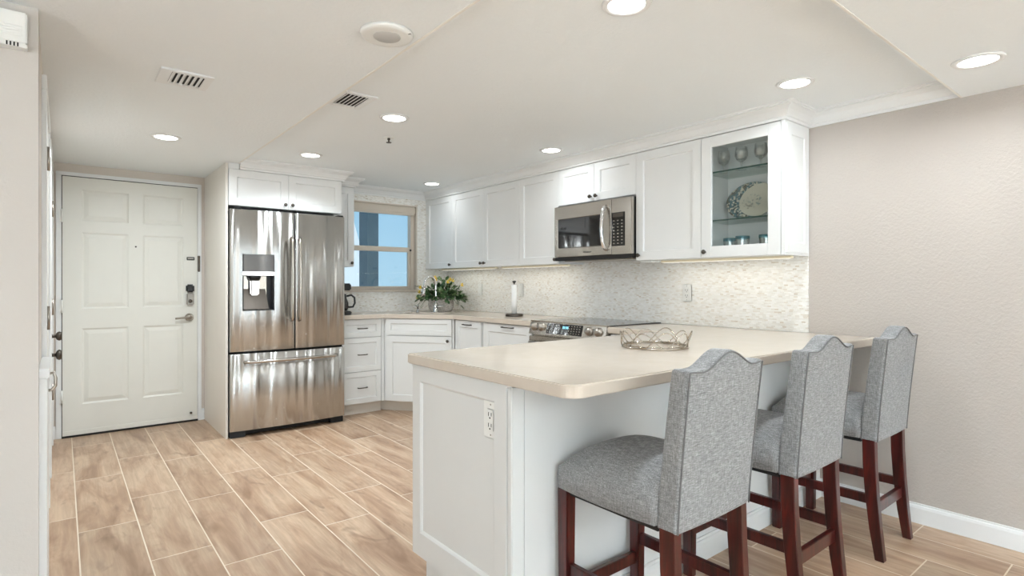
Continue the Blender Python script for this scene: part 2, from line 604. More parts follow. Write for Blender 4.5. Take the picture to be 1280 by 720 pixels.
# window wall: mosaic tile, with the window opening
WX0, WX1, WZ0, WZ1 = 2.13, 2.945, 1.135, 2.02
b = nb()
box(b, 1.0, WX0, YW, YW+0.14, 0, 2.3); box(b, WX1, XR, YW, YW+0.14, 0, 2.3)
box(b, WX0, WX1, YW, YW+0.14, 0, WZ0); box(b, WX0, WX1, YW, YW+0.14, WZ1, 2.3)
struct('wall_window', b, M['tile'], 'pearl mosaic tiled wall around the window', 'wall')
b = nb(); box(b, XR-0.008, XR, 1.436, YW, ZT+0.001, UB+0.02)
struct('wall_backsplash', b, M['tile'], 'pearl mosaic backsplash along the range wall', 'backsplash')

# crown moulding: one run round the cabinets and along the walls
crown = [(0.0, UT), (0.012, UT), (0.012, UT+0.014), (0.020, UT+0.018), (0.024, UT+0.028), (0.036, UT+0.048), (0.056, UT+0.062),
         (0.066, UT+0.065), (0.066, UT+0.070), (0.074, UT+0.073), (0.074, ZC), (0.0, ZC)]
b = nb()
sweep(b, [(XS+0.002, 4.72), (1.905, 4.72), (1.905, 4.95), (2.108, 4.95), (2.108, YW), (XU, YW), (XU, 1.434), (XR, 1.434), (XR, YS)], crown)
struct('trim_1', b, M['trim'], 'white crown moulding round the kitchen ceiling', 'moulding')

# corner beads along the edges of the dropped ceilings
b = nb(); box(b, XS-0.010, XS+0.0015, YS, 4.72, ZF-0.0015, ZF+0.01)
struct('trim_5', b, M['bead'], 'cream corner bead along the entry ceiling edge', 'trim')
b = nb(); box(b, XS-0.010, XR-0.0005, YS-0.008, YS+0.0015, ZL-0.0015, ZL+0.01)
struct('trim_6', b, M['bead'], 'cream corner bead along the near ceiling edge', 'trim')

# baseboards
bb = [(0.0, 0.0), (0.013, 0.0), (0.013, 0.075), (0.010, 0.086), (0.006, 0.090), (0.006, 0.098), (0.0, 0.098)]
b = nb(); sweep(b, [(XR, 1.372), (XR, YB)], bb)
struct('baseboard_right', b, M['trim'], 'white baseboard along the right wall', 'baseboard')
b = nb(); sweep(b, [(0.957, YD), (0.980, YD)], bb)
sweep(b, [(-0.06, YD), (-0.037, YD)], bb)
struct('baseboard_entry', b, M['trim'], 'white baseboard beside the entry door', 'baseboard')

# ------------------------------------------------------------------ entry door
d1 = thing('door_1', 'white six panel entry door with keypad lock and lever', 'door', (0.0, YD, 0))
d1['kind'] = 'structure'
b = nb()
box(b, -0.036, -0.002, -0.016, 0.0, 0, 2.0355, 0.002); box(b, 0.928, 0.957, -0.016, 0.0, 0, 2.0355, 0.002); box(b, -0.036, 0.957, -0.016, 0.0, 2.036, 2.064, 0.003)
obj('frame', b, M['trim'], d1)
b = nb(); box(b, -0.002, 0.928, -0.002, 0.0, 0, 2.036)
obj('backing', b, M['gap'], d1)
b = nb()
px = [(0.118, 0.425), (0.522, 0.815)]
pz = [(0.235, 0.830), (0.985, 1.585), (1.675, 1.920)]
slab(b, 0.922, 2.015, 0.014, [(x0, x1, z0, z1) for x0, x1 in px for z0, z1 in pz], [(0.012, -0.007), (0.004, 0.0), (0.028, 0.006)], x0=0.003, z0=0.014, y0=-0.017)
obj('leaf', b, M['door'], d1)
for z in (0.32, 1.02, 1.72):
    b = nb(); box(b, -0.014, 0.002, -0.022, -0.016, z-0.05, z+0.05, 0.001)
    tube(b, [(0.0, -0.024, z-0.05), (0.0, -0.024, z+0.05)], 0.007, 8)
    obj('hinge', b, M['nickel'] if z > 1.9 else M['plate'], d1)
b = nb(); lathe(b, [(0.0, -0.052), (0.018, -0.050), (0.02, -0.046), (0.033, -0.030), (0.034, -0.018), (0.0, -0.017)], 28, (0.862, 0, 0.905), 'y')
lev = obj('door_handle', b, M['nickel'], d1, label='nickel lever handle')
b = nb(); tube(b, [(0.862, -0.052, 0.905), (0.85, -0.058, 0.905), (0.80, -0.06, 0.902), (0.752, -0.056, 0.898)], 0.009, 10, radii=[0.011, 0.011, 0.009, 0.008])
obj('lever', b, M['nickel'], lev)
b = nb(); box(b, 0.836, 0.896, -0.046, -0.017, 1.005, 1.12, 0.012, 3)
lk = obj('keypad_lock', b, M['nickel'], d1, label='nickel keypad deadbolt with black top')
b = nb(); box(b, 0.834, 0.898, -0.052, -0.017, 1.12, 1.19, 0.012, 3)
obj('battery_cover', b, M['dark'], lk)
b = nb(); lathe(b, [(0.0, -0.058), (0.014, -0.056), (0.016, -0.046)], 20, (0.866, 0, 1.045), 'y')
obj('thumb_turn', b, M['pewter'], lk)
b = nb(); box(b, 0.842, 0.902, -0.024, -0.017, 1.40, 1.427, 0.002)
sl = obj('security_latch', b, M['dark'], d1)
b = nb(); box(b, 0.85, 0.894, -0.028, -0.024, 1.408, 1.419, 0.001)
obj('latch_slot', b, M['nickel'], sl)
b = nb(); box(b, 0.925, 0.945, -0.028, -0.016, 1.30, 1.44, 0.003)
obj('strike_bar', b, M['pewter'], d1)
b = nb(); lathe(b, [(0.0, -0.020), (0.006, -0.020), (0.007, -0.017)], 12, (0.476, 0, 1.50), 'y')
obj('peephole', b, M['pewter'], d1)
b = nb(); box(b, 0.003, 0.925, -0.023, -0.017, 0.016, 0.05, 0.001)
obj('sweep_plate', b, M['door'], d1)
b = nb(); box(b, 0.0, 0.928, -0.026, -0.002, 0.0, 0.013)
obj('threshold', b, M['gap'], d1)
b = nb()
lathe(b, [(0.0, -0.034), (0.009, -0.033), (0.010, -0.017)], 12, (0.875, 0, 0.075), 'y')
obj('door_stop', b, M['pewter'], d1)

# side doors of the entry, seen along the left wall
def side_door(name, y0, y1, ztop, hz, label):
    t = thing(name, label, 'door', (-0.065, y0, 0)); t['kind'] = 'structure'
    L = y1-y0
    b = nb()
    box(b, 0, 0.017, 0, 0.06, 0, ztop-0.0605, 0.002); box(b, 0, 0.017, L-0.06, L, 0, ztop-0.0605, 0.002); box(b, 0, 0.017, 0, L, ztop-0.06, ztop, 0.002)
    obj('frame', b, M['trim'], t)
    b = nb(); box(b, 0, 0.010, 0.063, L-0.063, 0.01, ztop-0.063, 0.002)
    obj('leaf', b, M['door'], t)
    for z in hz:
        b = nb(); tube(b, [(0.021, 0.062, z-0.05), (0.021, 0.062, z+0.05)], 0.006, 8); box(b, 0.009, 0.018, 0.05, 0.085, z-0.045, z+0.045)
        obj('hinge', b, M['nickel'], t)
    return t
sd = side_door('door_2', 3.0, 3.92, 2.055, (1.72, 1.05), 'white side door in the left wall nearer the camera')
sd2 = side_door('door_3', 4.45, 5.40, 2.085, (1.66, 1.05, 0.52), 'white side door in the left wall beside the entry door')
for z, r in ((0.86, 0.030), (0.74, 0.034)):
    b = nb(); lathe(b, [(0.026, 0.010), (0.026, 0.014), (0.011, 0.018), (0.010, 0.034), (r*0.8, 0.040), (r, 0.052), (r*0.85, 0.064), (0.0, 0.068)], 20, (0, 0.16, z), 'x')
    obj('knob', b, M['pewter'], sd2)
t = thing('low_cabinet', 'low white built-in cabinet with curved pull at the left wall', 'cabinet', (-0.0645, 2.56, 0))
b = nb(); box(b, 0.0, 0.024, -0.0, 0.42, 0.0, 0.862, 0.002); obj('body', b, M['cab'], t)
b = nb(); box(b, 0.0, 0.031, -0.01, 0.43, 0.863, 0.895, 0.003); obj('top', b, M['cab'], t)
b = nb(); tube(b, [(0.024, 0.3, 0.84), (0.040, 0.3, 0.843), (0.046, 0.3, 0.82), (0.045, 0.3, 0.79), (0.034, 0.3, 0.775), (0.024, 0.3, 0.775)], 0.006, 8)
obj('pull', b, M['nickel'], t)

# door chime box on the near wall
t = thing('door_chime', 'white ribbed chime box high on the wall end at left', 'chime', (-0.09, 2.5, 1.976))
b = nb(); box(b, -0.26, 0, -0.042, 0, 0.012, 0.116, 0.004)
for k in range(5):
    box(b, -0.25, -0.012, -0.0445, -0.040, 0.035+k*0.008, 0.038+k*0.008)
obj('cover', b, M['plate'], t)
b = nb(); box(b, -0.262, 0.001, -0.040, 0, 0.0, 0.0125, 0.002); obj('base', b, M['plate'], t)
for k in range(4):
    b = nb(); box(b, -0.052+k*0.009, -0.048+k*0.009, -0.041, -0.036, 0.001, 0.0135); obj('slot', b, M['dark'], t)

# ------------------------------------------------------------------ window with the view
win = thing('window_1', 'almond sliding sash window above the sink counter', 'window', (WX0, YW, WZ0))
win['kind'] = 'structure'
ww, wh = WX1-WX0, WZ1-WZ0
b = nb()   # reveal lining and frame
box(b, 0, 0.012, 0.0, 0.139, 0, wh-0.0125); box(b, ww-0.012, ww, 0.0, 0.139, 0, wh-0.0125); box(b, 0, ww, 0.0, 0.139, wh-0.012, wh)
box(b, 0.012, 0.038, 0.06, 0.12, 0, wh, 0.003); box(b, ww-0.052, ww-0.012, 0.05, 0.12, 0, wh, 0.003)
box(b, 0.012, ww-0.012, 0.06, 0.12, 0.0, 0.035, 0.003)
obj('frame', b, M['winframe'], win)
b = nb(); box(b, 0.012, ww-0.012, 0.018, 0.075, wh-0.085, wh-0.012, 0.006)
box(b, 0.02, ww-0.02, 0.02, 0.07, wh-0.105, wh-0.085, 0.004)
obj('shade_cassette', b, M['winframe'], win)
b = nb(); box(b, 0.03, ww-0.05, 0.055, 0.10, 0.395, 0.445, 0.005)
box(b, ww-0.075, ww-0.05, 0.062, 0.095, 0.03, 0.40, 0.003)
sash = obj('sash', b, M['winframe'], win)
b = nb(); box(b, ww-0.062, ww-0.045, 0.045, 0.06, 0.405, 0.425, 0.002)
obj('sash_lock', b, M['dark'], sash)
b = nb(); box(b, 0.03, ww-0.05, 0.078, 0.082, 0.03, 0.40)
obj('pane', b, M['pane'], win)
b = nb(); box(b, 0.03, ww-0.05, 0.096, 0.100, 0.44, wh-0.02)
obj('pane', b, M['pane'], win)
b = nb(); box(b, -0.01, ww+0.012, -0.018, 0.06, -0.022, 0.0, 0.003)
obj('sill', b, M['quartz'], win)

k = 6.6/5.3
b = nb(); box(b, 2.309*k*6.85/6.6, 2.515*k, 6.6, 6.85, 0, 3.2)
struct('trim_2', b, M['slate'], 'blue grey pillar outside the window', 'pillar')
b = nb()
hexa(b, [(2.60, 7.2, 0), (3.137, 7.2, 0), (3.137, 7.5, 0), (2.60, 7.5, 0)], [(2.60, 7.2, 3.62), (3.137, 7.2, 1.77), (3.137, 7.5, 1.77), (2.60, 7.5, 3.62)])
tag(obj('neighbouring_building', b, M['bright_stucco']), 'bright white building seen through the window behind the pillar', 'building')

# patio doors behind the camera
pd = thing('door_4', 'wide glazed patio doors behind the camera', 'door', (-1.4, YB, 0)); pd['kind'] = 'structure'
b = nb()
for x in (0.0, 1.40, 2.85, 4.25):
    box(b, x, x+0.05, -0.08, -0.03, 0, 2.02)
box(b, 0, 4.3, -0.08, -0.03, 0, 0.05); box(b, 0, 4.3, -0.08, -0.03, 1.96, 2.02)
obj('frame', b, M['trim'], pd)
for x in (0.05, 1.45, 2.90):
    b = nb(); box(b, x, x+1.35, -0.057, -0.053, 0.05, 1.96); obj('pane', b, M['pane'], pd)

wn2 = thing('window_2_added', 'unseen side window added for fill light', 'window', (XL, -0.6, 0.25)); wn2['kind'] = 'structure'  # unseen window, added with its fill lamp to light the peninsula end
b = nb()
for y in (-1.55, -0.025, 1.50): box(b, -0.08, -0.03, y, y+0.05, 0, 1.70)
box(b, -0.08, -0.03, -1.55, 1.55, 0, 0.05); box(b, -0.08, -0.03, -1.55, 1.55, 1.65, 1.70)
obj('frame', b, M['trim'], wn2)
for y in (-1.50, 0.025):
    b = nb(); box(b, -0.057, -0.053, y, y+1.475, 0.05, 1.65); obj('pane', b, M['pane'], wn2)

# ------------------------------------------------------------------ cabinets
SH = [(0.010, -0.0), (0.0015, -0.009)]
def shaker_bm(w, h, t=0.02, fr=0.057, x0=0.0, z0=0.0, y0=0.0):
    b = nb()
    fx = min(fr, w*0.3); fz = min(fr, h*0.3)
    slab(b, w, h, t, [(fx, w-fx, fz, h-fz)], [(0.005, -0.010)], x0=x0, z0=z0, y0=y0)
    return b

def knob_bm(x, z, y=0.0):
    b = nb()
    lathe(b, [(0.006, y), (0.006, y-0.012), (0.013, y-0.016), (0.014, y-0.022), (0.011, y-0.027), (0.0, y-0.028)], 16, (x, 0, z), 'y')
    return b

def pull_bm(xc, z, w=0.10, y=0.0):
    b = nb()
    tube(b, [(xc-w/2, y, z), (xc-w/2, y-0.020, z), (xc-w/2+0.01, y-0.026, z), (xc, y-0.030, z), (xc+w/2-0.01, y-0.026, z), (xc+w/2, y-0.020, z), (xc+w/2, y, z)], 0.005, 8)
    return b

def carcass(bm, w, d, h, y0=0.021):
    box(bm, 0, w, y0, d, 0, h)

G = 0.0015
def wall_cabinet(label, loc, rotz, w, h, d, doors, group='white shaker wall cabinets', mat='cab', name='wall_cabinet'):
    """doors: list of (x0, x1, knob 'l'/'r'/None)"""
    t = thing(name, label, 'cabinet', loc, rotz, group)
    b = nb(); carcass(b, w, d, h)
    obj('body', b, M[mat], t)
    for x0, x1, kn in doors:
        dr = obj('door', shaker_bm(x1-x0-2*G, h-0.004, x0=x0+G, z0=0.002), M[mat], t)
        if kn:
            kx = x1-0.028 if kn == 'r' else x0+0.028
            obj('knob', knob_bm(kx, 0.035), M['pewter'], dr)
    return t

R90 = -PI/2
dU = XR-XU-0.001
hU = UT-UB
wall_cabinet('white shaker wall cabinet in the corner beside the window', (XU, 5.25, UB), R90, 5.25-4.746, hU, dU, [(0, 5.25-4.746, 'r')])
wall_cabinet('tall white two door shaker wall cabinet, second from the window corner', (XU, 4.746, UB), R90, 4.746-3.689, hU, dU, [(0, 0.533, 'r'), (0.533, 1.057, 'l')])
wall_cabinet('tall white one door shaker wall cabinet immediately left of the microwave', (XU, 3.689, UB), R90, 0.485, hU, dU, [(0, 0.485, 'r')])
wall_cabinet('short white two door wall cabinet above the microwave', (XU, 3.204, 1.803), R90, 0.763, UT-1.803, dU, [(0, 0.377, 'r'), (0.377, 0.763, 'l')])
wall_cabinet('white one door shaker wall cabinet between microwave and glass cabinet', (XU, 2.441, UB), R90, 0.496, hU, dU, [(0, 0.496, 'l')])
# filler strip in the corner
b = nb(); box(b, XU+0.004, XR-0.001, 5.2505, YW-0.0005, UB, UT)
struct('trim_3', b, M['cab'])

# glass fronted cabinet
gw = 1.945-1.434
t = thing('glass_cabinet', 'white wall cabinet with glass door showing dishes', 'cabinet', (XU, 1.945, UB), R90)
b = nb()
box(b, 0, 0.018, 0.021, dU, 0, hU); box(b, gw-0.02, gw, 0.0, dU, 0, hU)
box(b, 0.018, gw-0.02, 0.021, dU, 0, 0.02); box(b, 0.018, gw-0.02, 0.021, dU, hU-0.02, hU); box(b, 0.018, gw-0.02, dU-0.01, dU, 0.02, hU-0.02)
obj('body', b, M['cab'], t)
b = nb()
dw, o0, o1, oz0, oz1 = gw-0.024, 0.070, 0.416, 0.068, 0.664
box(b, G, o0, 0, 0.02, 0.002, hU-0.002, 0.002); box(b, o1, dw, 0, 0.02, 0.002, hU-0.002, 0.002)
box(b, o0, o1, 0, 0.02, 0.002, oz0, 0.002); box(b, o0, o1, 0, 0.02, oz1, hU-0.002, 0.002)
dr = obj('door', b, M['cab'], t)
b = nb(); box(b, o0-0.005, o1+0.005, 0.010, 0.013, oz0-0.005, oz1+0.005); obj('pane', b, M['pane'], dr)
obj('knob', knob_bm(0.03, 0.035), M['pewter'], dr)
b = nb()
slab(b, dU-0.03, hU-0.03, 0.006, [(0.05, dU-0.08, 0.055, hU-0.085)], [(0.005, -0.0045), (0.005, 0.0)], x0=0, z0=0)
bmesh.ops.transform(b, matrix=Matrix.Translation((gw+0.0062, 0.015, 0.015)) @ Matrix.Rotation(PI/2, 4, 'Z'), verts=b.verts[:])
obj('side_panel', b, M['cab'], t)
for zz in (1.872-UB, 1.580-UB):
    b = nb(); box(b, 0.019, gw-0.021, 0.035, dU-0.012, zz-0.009, zz); sh = obj('shelf', b, M['shelf_glass'], t, label='clear glass shelf')
    b = nb(); box(b, 0.019, gw-0.021, 0.032, 0.035, zz-0.009, zz); obj('front_edge', b, M['shelf_edge'], sh, label='green glass edge')

# crystal goblets on the upper glass shelf
def goblet(loc, label):
    b = nb()
    prof = [(0.0, 0.0), (0.030, 0.001), (0.030, 0.003), (0.006, 0.008), (0.004, 0.02), (0.005, 0.045), (0.010, 0.052), (0.028, 0.064), (0.037, 0.085),
            (0.037, 0.105), (0.032, 0.138), (0.030, 0.138), (0.035, 0.105), (0.034, 0.087), (0.026, 0.068), (0.0, 0.060)]
    lathe(b, prof, 16, smooth=False)
    o = obj('goblet', b, M['crystal']); o.location = loc
    return tag(o, label, 'glass', 'crystal goblets on the top glass shelf')
goblet((3.18, 1.872, 1.873), 'crystal goblet on the top glass shelf, leftmost of the three')
goblet((3.17, 1.752, 1.873), 'crystal goblet on the top glass shelf, middle of the three')
goblet((3.17, 1.632, 1.873), 'crystal goblet on the top glass shelf, rightmost of the three')

def mat_platter():
    t = NT('patterned_platter')
    s = t.sep(t.objc())
    r2 = t.math('ADD', t.math('POWER', t.math('DIVIDE', s[0], 0.16), 2.0), t.math('POWER', t.math('DIVIDE', s[2], 0.12), 2.0))
    n = t.noise(t.objc(), 70, 4, 0.7)
    rim = t.math('MULTIPLY', t.math('GREATER_THAN', t.math('SUBTRACT', r2, t.math('MULTIPLY', s[0], 4.5)), 0.62), t.math('GREATER_THAN', n, 0.46))
    ctr = t.math('MULTIPLY', t.math('LESS_THAN', r2, 0.16), t.math('GREATER_THAN', n, 0.56))
    hue = t.noise(t.objc(), 16, 2)
    pat = t.ramp(hue, [(0.35, lin(78, 88, 86)), (0.5, lin(92, 128, 138)), (0.62, lin(104, 102, 90))])
    col = t.mix(t.math('MAXIMUM', rim, t.math('MULTIPLY', ctr, 0.6)), lin(214, 209, 192), pat)
    return t.pbr(col, 0.15)
M['platter'] = mat_platter()
b = nb()
NS = 40
prev = None
rings = []
for f, y in ((0.0, 0.014), (0.55, 0.014), (0.68, 0.006), (1.0, -0.008), (1.0, -0.012), (0.97, -0.010), (0.66, 0.000), (0.5, 0.008), (0.0, 0.008)):
    if f == 0: rings.append([b.verts.new((0, y, 0))])
    else: rings.append([b.verts.new((0.158*f*math.cos(2*PI*i/NS), y, 0.118*f*math.sin(2*PI*i/NS))) for i in range(NS)])
for A, B in zip(rings[:-1], rings[1:]):
    for i in range(NS):
        q = []
        for v in (A[i % len(A)], A[(i+1) % NS % len(A)], B[(i+1) % NS % len(B)], B[i % len(B)]):
            if v not in q: q.append(v)
        if len(q) > 2: b.faces.new(q)
bmesh.ops.recalc_face_normals(b, faces=b.faces[:])
pl = obj('platter', b, M['platter'], smooth=True)
pl.location = (3.268, 1.742, 1.580+0.118)
pl.rotation_euler = (math.radians(-14), 0, R90)
tag(pl, 'oval cream platter with blue floral rim leaning in the glass cabinet', 'platter')

def tumbler(loc, label):
    t = thing('tumbler', label, 'glass', loc, 0, 'blue rimmed tumblers in the glass cabinet')
    b = nb(); lathe(b, [(0.0, 0.0), (0.034, 0.0), (0.036, 0.01), (0.039, 0.088), (0.036, 0.088), (0.033, 0.012), (0.0, 0.012)], 20, smooth=False); obj('body', b, M['crystal'], t)
    b = nb(); lathe(b, [(0.0392, 0.086), (0.0405, 0.090), (0.0402, 0.104), (0.0372, 0.104), (0.0365, 0.088), (0.0392, 0.086)], 24); obj('rim', b, M['teal_glass'], t, label='blue glass rim')
    return t
zf = UB+0.0205
tumbler((3.235, 1.862, zf), 'blue rimmed tumbler partly hidden behind another at the left of the cabinet floor')
tumbler((3.14, 1.728, zf), 'blue rimmed tumbler in front, middle of the cabinet floor')
tumbler((3.15, 1.590, zf), 'blue rimmed tumbler standing apart near the right door stile')

# cabinet over the refrigerator and the panel beside it
YFC = 4.72
b = nb(); box(b, 0.981, 0.9985, 4.734, YD-0.001, 0, ZF-0.001, 0.001)
tag(obj('side_panel', b, plain('panel_cream_white', (233, 227, 218), 0.4, vary=0.01)), 'tall white panel standing left of the refrigerator', 'panel')
t = wall_cabinet('white two door cabinet above the refrigerator', (1.001, YFC, 1.803), 0, 0.895, UT-1.803, 0.5, [(0, 0.447, 'r'), (0.447, 0.895, 'l')], name='wall_cabinet')
t = wall_cabinet('narrow white wall cabinet beside the window, half hidden by the refrigerator', (1.915, 4.95, UB), 0, 0.193, hU, YW-4.95-0.001, [(0, 0.193, 'r')])

b = nb(); box(b, 0.9995, XS-0.0005, 4.724, 5.1, UT, ZF-0.0005)
struct('trim_4', b, M['cab'], 'white filler over the refrigerator cabinet', 'trim')
# base cabinets
KH = 0.105
HB = 0.873
def kick(parent, w, d, ex=0.0): 
    b = nb(); box(b, 0.0, w+ex, 0.075, d, 0, KH); obj('toe_kick', b, M['kick'], parent)

YB1 = 4.83
t = thing('drawer_base', 'white three drawer base cabinet beside the refrigerator', 'cabinet', (1.935, YB1, 0))
w = 2.352-1.935
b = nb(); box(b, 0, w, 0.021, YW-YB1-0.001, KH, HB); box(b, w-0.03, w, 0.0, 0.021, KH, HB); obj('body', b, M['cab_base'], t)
kick(t, w, 0.3)
for z0, z1 in ((0.108, 0.392), (0.398, 0.703), (0.709, 0.868)):
    dr = obj('drawer', shaker_bm(w-0.038, z1-z0, x0=0.004, z0=z0, fr=0.045), M['cab_base'], t)
    obj('pull', pull_bm(w/2-0.01, (z0+z1)/2, 0.085), M['pewter'], dr)

# angled sink base
A0, A1 = Vector((2.356, YB1)), Vector((XB, 4.293))
ang = math.atan2(A1.y-A0.y, A1.x-A0.x)
t = thing('sink_cabinet', 'angled white corner base cabinet under the sink', 'cabinet', (A0.x, A0.y, 0), ang)
dl = (A1-A0).length
inw = Vector((-math.sin(ang), math.cos(ang)))
B0, B1 = A0+inw*0.021, A1+inw*0.021
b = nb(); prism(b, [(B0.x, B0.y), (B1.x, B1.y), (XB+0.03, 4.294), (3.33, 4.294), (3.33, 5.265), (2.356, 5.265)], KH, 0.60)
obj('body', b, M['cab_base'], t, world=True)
b = nb(); box(b, 0, dl, 0.0, 0.022, KH, HB)
K0, K1 = A0+inw*0.075, A1+inw*0.075
obj('face_frame', b, M['cab_base'], t)
b = nb(); box(b, -0.095, dl-0.02, 0.075, 0.20, 0, KH); obj('toe_kick', b, M['kick'], t)
dr = obj('door', shaker_bm(dl-0.05, 0.712-0.108, x0=0.028, z0=0.108, y0=-0.019), M['cab_base'], t)
obj('knob', knob_bm(dl-0.055, 0.675, -0.019), M['pewter'], dr)
obj('false_drawer', shaker_bm(dl-0.05, 0.868-0.722, x0=0.028, z0=0.722, y0=-0.019, fr=0.04), M['cab_base'], t)

dB = XR-XB-0.01
t = thing('pull_out_cabinet', 'narrow white pull-out base cabinet between sink and dishwasher', 'cabinet', (XB, 4.286, 0), R90)
w = 4.286-3.855
b = nb(); box(b, 0, w, 0.021, dB, KH, HB); obj('body', b, M['cab_base'], t); kick(t, w, dB)
dr = obj('door', shaker_bm(w-0.03, 0.76, x0=0.008, z0=0.108), M['cab_base'], t)
obj('pull', pull_bm(w/2-0.01, 0.835, 0.12), M['pewter'], dr)
t = thing('dishwasher', 'white panelled dishwasher left of the range', 'dishwasher', (XB, 3.842, 0), R90)
w = 3.842-3.212
b = nb(); box(b, 0, w, 0.021, dB, KH, HB); obj('body', b, M['cab_base'], t); kick(t, w, dB)
dr = obj('door', shaker_bm(w-0.008, 0.757, x0=0.004, z0=0.108, fr=0.065), M['cab_base'], t)
obj('pull', pull_bm(w/2+0.02, 0.845, 0.14), M['pewter'], dr)
t = thing('base_cabinet', 'white base cabinet in the inner corner right of the range', 'cabinet', (XB, 2.436, 0), R90)
w = 2.436-2.004
b = nb(); box(b, 0, w, 0.021, dB, KH, HB); obj('body', b, M['cab_base'], t); kick(t, w, dB)
dr = obj('door', shaker_bm(0.30, 0.757, x0=0.004, z0=0.108), M['cab_base'], t)
obj('knob', knob_bm(0.03, 0.82), M['pewter'], dr)

# ------------------------------------------------------------------ worktops
def arc(cx, cy, r, a0, a1, n=10):
    return [(cx+r*math.cos(math.radians(a0+(a1-a0)*i/n)), cy+r*math.sin(math.radians(a0+(a1-a0)*i/n))) for i in range(n+1)]
ZB = 0.8745
# sink-side worktop: polygon with a cutout for the basin, bridged as two pieces round the hole
sc = Vector((2.712, 4.690)); sa = ang
hx, hy_ = 0.21, 0.14
def sp(u, v):
    p = sc + Vector((math.cos(sa), math.sin(sa)))*u + inw*v
    return (p.x, p.y)
outer = [(1.93, 5.268), (1.93, 4.80), (2.335, 4.80), (2.755, 4.275), (2.755, 3.207), (3.328, 3.207), (3.328, 5.268)]
hole = [sp(-hx, -hy_), sp(hx, -hy_), sp(hx, hy_), sp(-hx, hy_)]
b = nb()
def ring_face(bm, z, up):
    vo = [bm.verts.new((x, y, z)) for x, y in outer]
    vh = [bm.verts.new((x, y, z)) for x, y in hole]
    es = [bm.edges.new((vo[i], vo[(i+1) % len(vo)])) for i in range(len(vo))] + [bm.edges.new((vh[i], vh[(i+1) % 4])) for i in range(4)]
    bmesh.ops.triangle_fill(bm, use_beauty=True, use_dissolve=False, edges=es)
    return vo, vh
o1_, h1_ = ring_face(b, ZB, False)
o2_, h2_ = ring_face(b, ZT, True)
for lo, hi in ((o1_, o2_), (h1_, h2_)):
    for i in range(len(lo)):
        j = (i+1) % len(lo)
        b.faces.new((lo[i], lo[j], hi[j], hi[i]))
bmesh.ops.recalc_face_normals(b, faces=b.faces[:])
tag(obj('worktop', b, M['quartz'], bevel=0.004), 'cream quartz worktop running from the sink corner to the range', 'worktop')

PY0, PY1, PX0 = 1.088, 2.022, 1.084
pts = arc(PX0+0.055, PY0+0.055, 0.055, 180, 270) + [(3.335, PY0), (3.335, 1.4355), (3.328, 1.4365), (3.328, 2.4385), (2.755, 2.4385), (2.755, PY1+0.02)] + arc(2.735, PY1+0.02, 0.02, 0, -90, 4)[1:] + [(PX0+0.006, PY1), (PX0, PY1-0.006)]
b = nb(); prism(b, pts, ZB, ZT, 0.004, 3)
tag(obj('worktop', b, M['quartz']), 'cream quartz peninsula worktop with a rounded near corner', 'worktop')

# peninsula base
t = thing('peninsula_base', 'white panelled peninsula base under the breakfast counter', 'peninsula', (1.107, 2.0, 0), R90)
pl_ = 2.02-1.375    # local x runs from y=2.0 to y=1.375
PB = 0.625
b = nb(); box(b, 0.0, PB-0.008, 0.021, XR-1.107-0.001, KH, HB)
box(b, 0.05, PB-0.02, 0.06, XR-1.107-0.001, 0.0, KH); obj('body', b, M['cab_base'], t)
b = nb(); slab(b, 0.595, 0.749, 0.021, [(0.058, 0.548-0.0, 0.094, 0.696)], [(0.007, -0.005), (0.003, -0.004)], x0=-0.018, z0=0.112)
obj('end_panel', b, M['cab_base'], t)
b = nb()
box(b, 0.577, 0.600, -0.004, 0.021, 0.0, HB, 0.002); box(b, 0.602, PB, -0.003, 0.05, 0.0, HB, 0.003)
obj('corner_post', b, M['cab_base'], t)
b = nb(); box(b, -0.018, PB, -0.006, 0.02, 0.861, HB, 0.003); obj('top_bead', b, M['cab_base'], t)
b = nb(); box(b, PB-0.010, PB, 0.05, XR-1.107-0.001, 0.0, HB); obj('stool_side_panel', b, M['cab_base'], t)
b = nb()
sweep(b, [(1.125, 2.0), (1.125, 1.43)], [(-0.05, 0.0), (-0.035, 0.0), (-0.035, 0.07), (-0.04, 0.085), (-0.05, 0.085)])
sweep(b, [(1.109+0.02, 1.375), (XR-0.014, 1.375)], [(0.0, 0.0), (0.014, 0.0), (0.014, 0.078), (0.010, 0.09), (0.007, 0.092), (0.007, 0.103), (0.0, 0.103)])
obj('base_moulding', b, M['cab_base'], t, world=True)

# ------------------------------------------------------------------ sink, faucet, soap pump
t = thing('sink', 'undermount sink set in the corner worktop', 'sink', (sc.x, sc.y, 0.70), sa)
b = nb()
ox, oy = hx+0.012, hy_+0.012
for x0, x1, y0, y1, z0, z1 in ((-ox, ox, -oy, oy, 0.0, 0.008), (-ox, -hx, -oy, oy, 0.008, 0.174), (hx, ox, -oy, oy, 0.008, 0.174), (-hx, hx, -oy, -hy_, 0.008, 0.174), (-hx, hx, hy_, oy, 0.008, 0.174)):
    box(b, x0, x1, y0, y1, z0, z1)
obj('basin', b, M['steel_flat'], t)
b = nb(); lathe(b, [(0.0, 0.011), (0.03, 0.011), (0.04, 0.008), (0.0, 0.0075)], 20); obj('drain', b, M['chrome'], t)

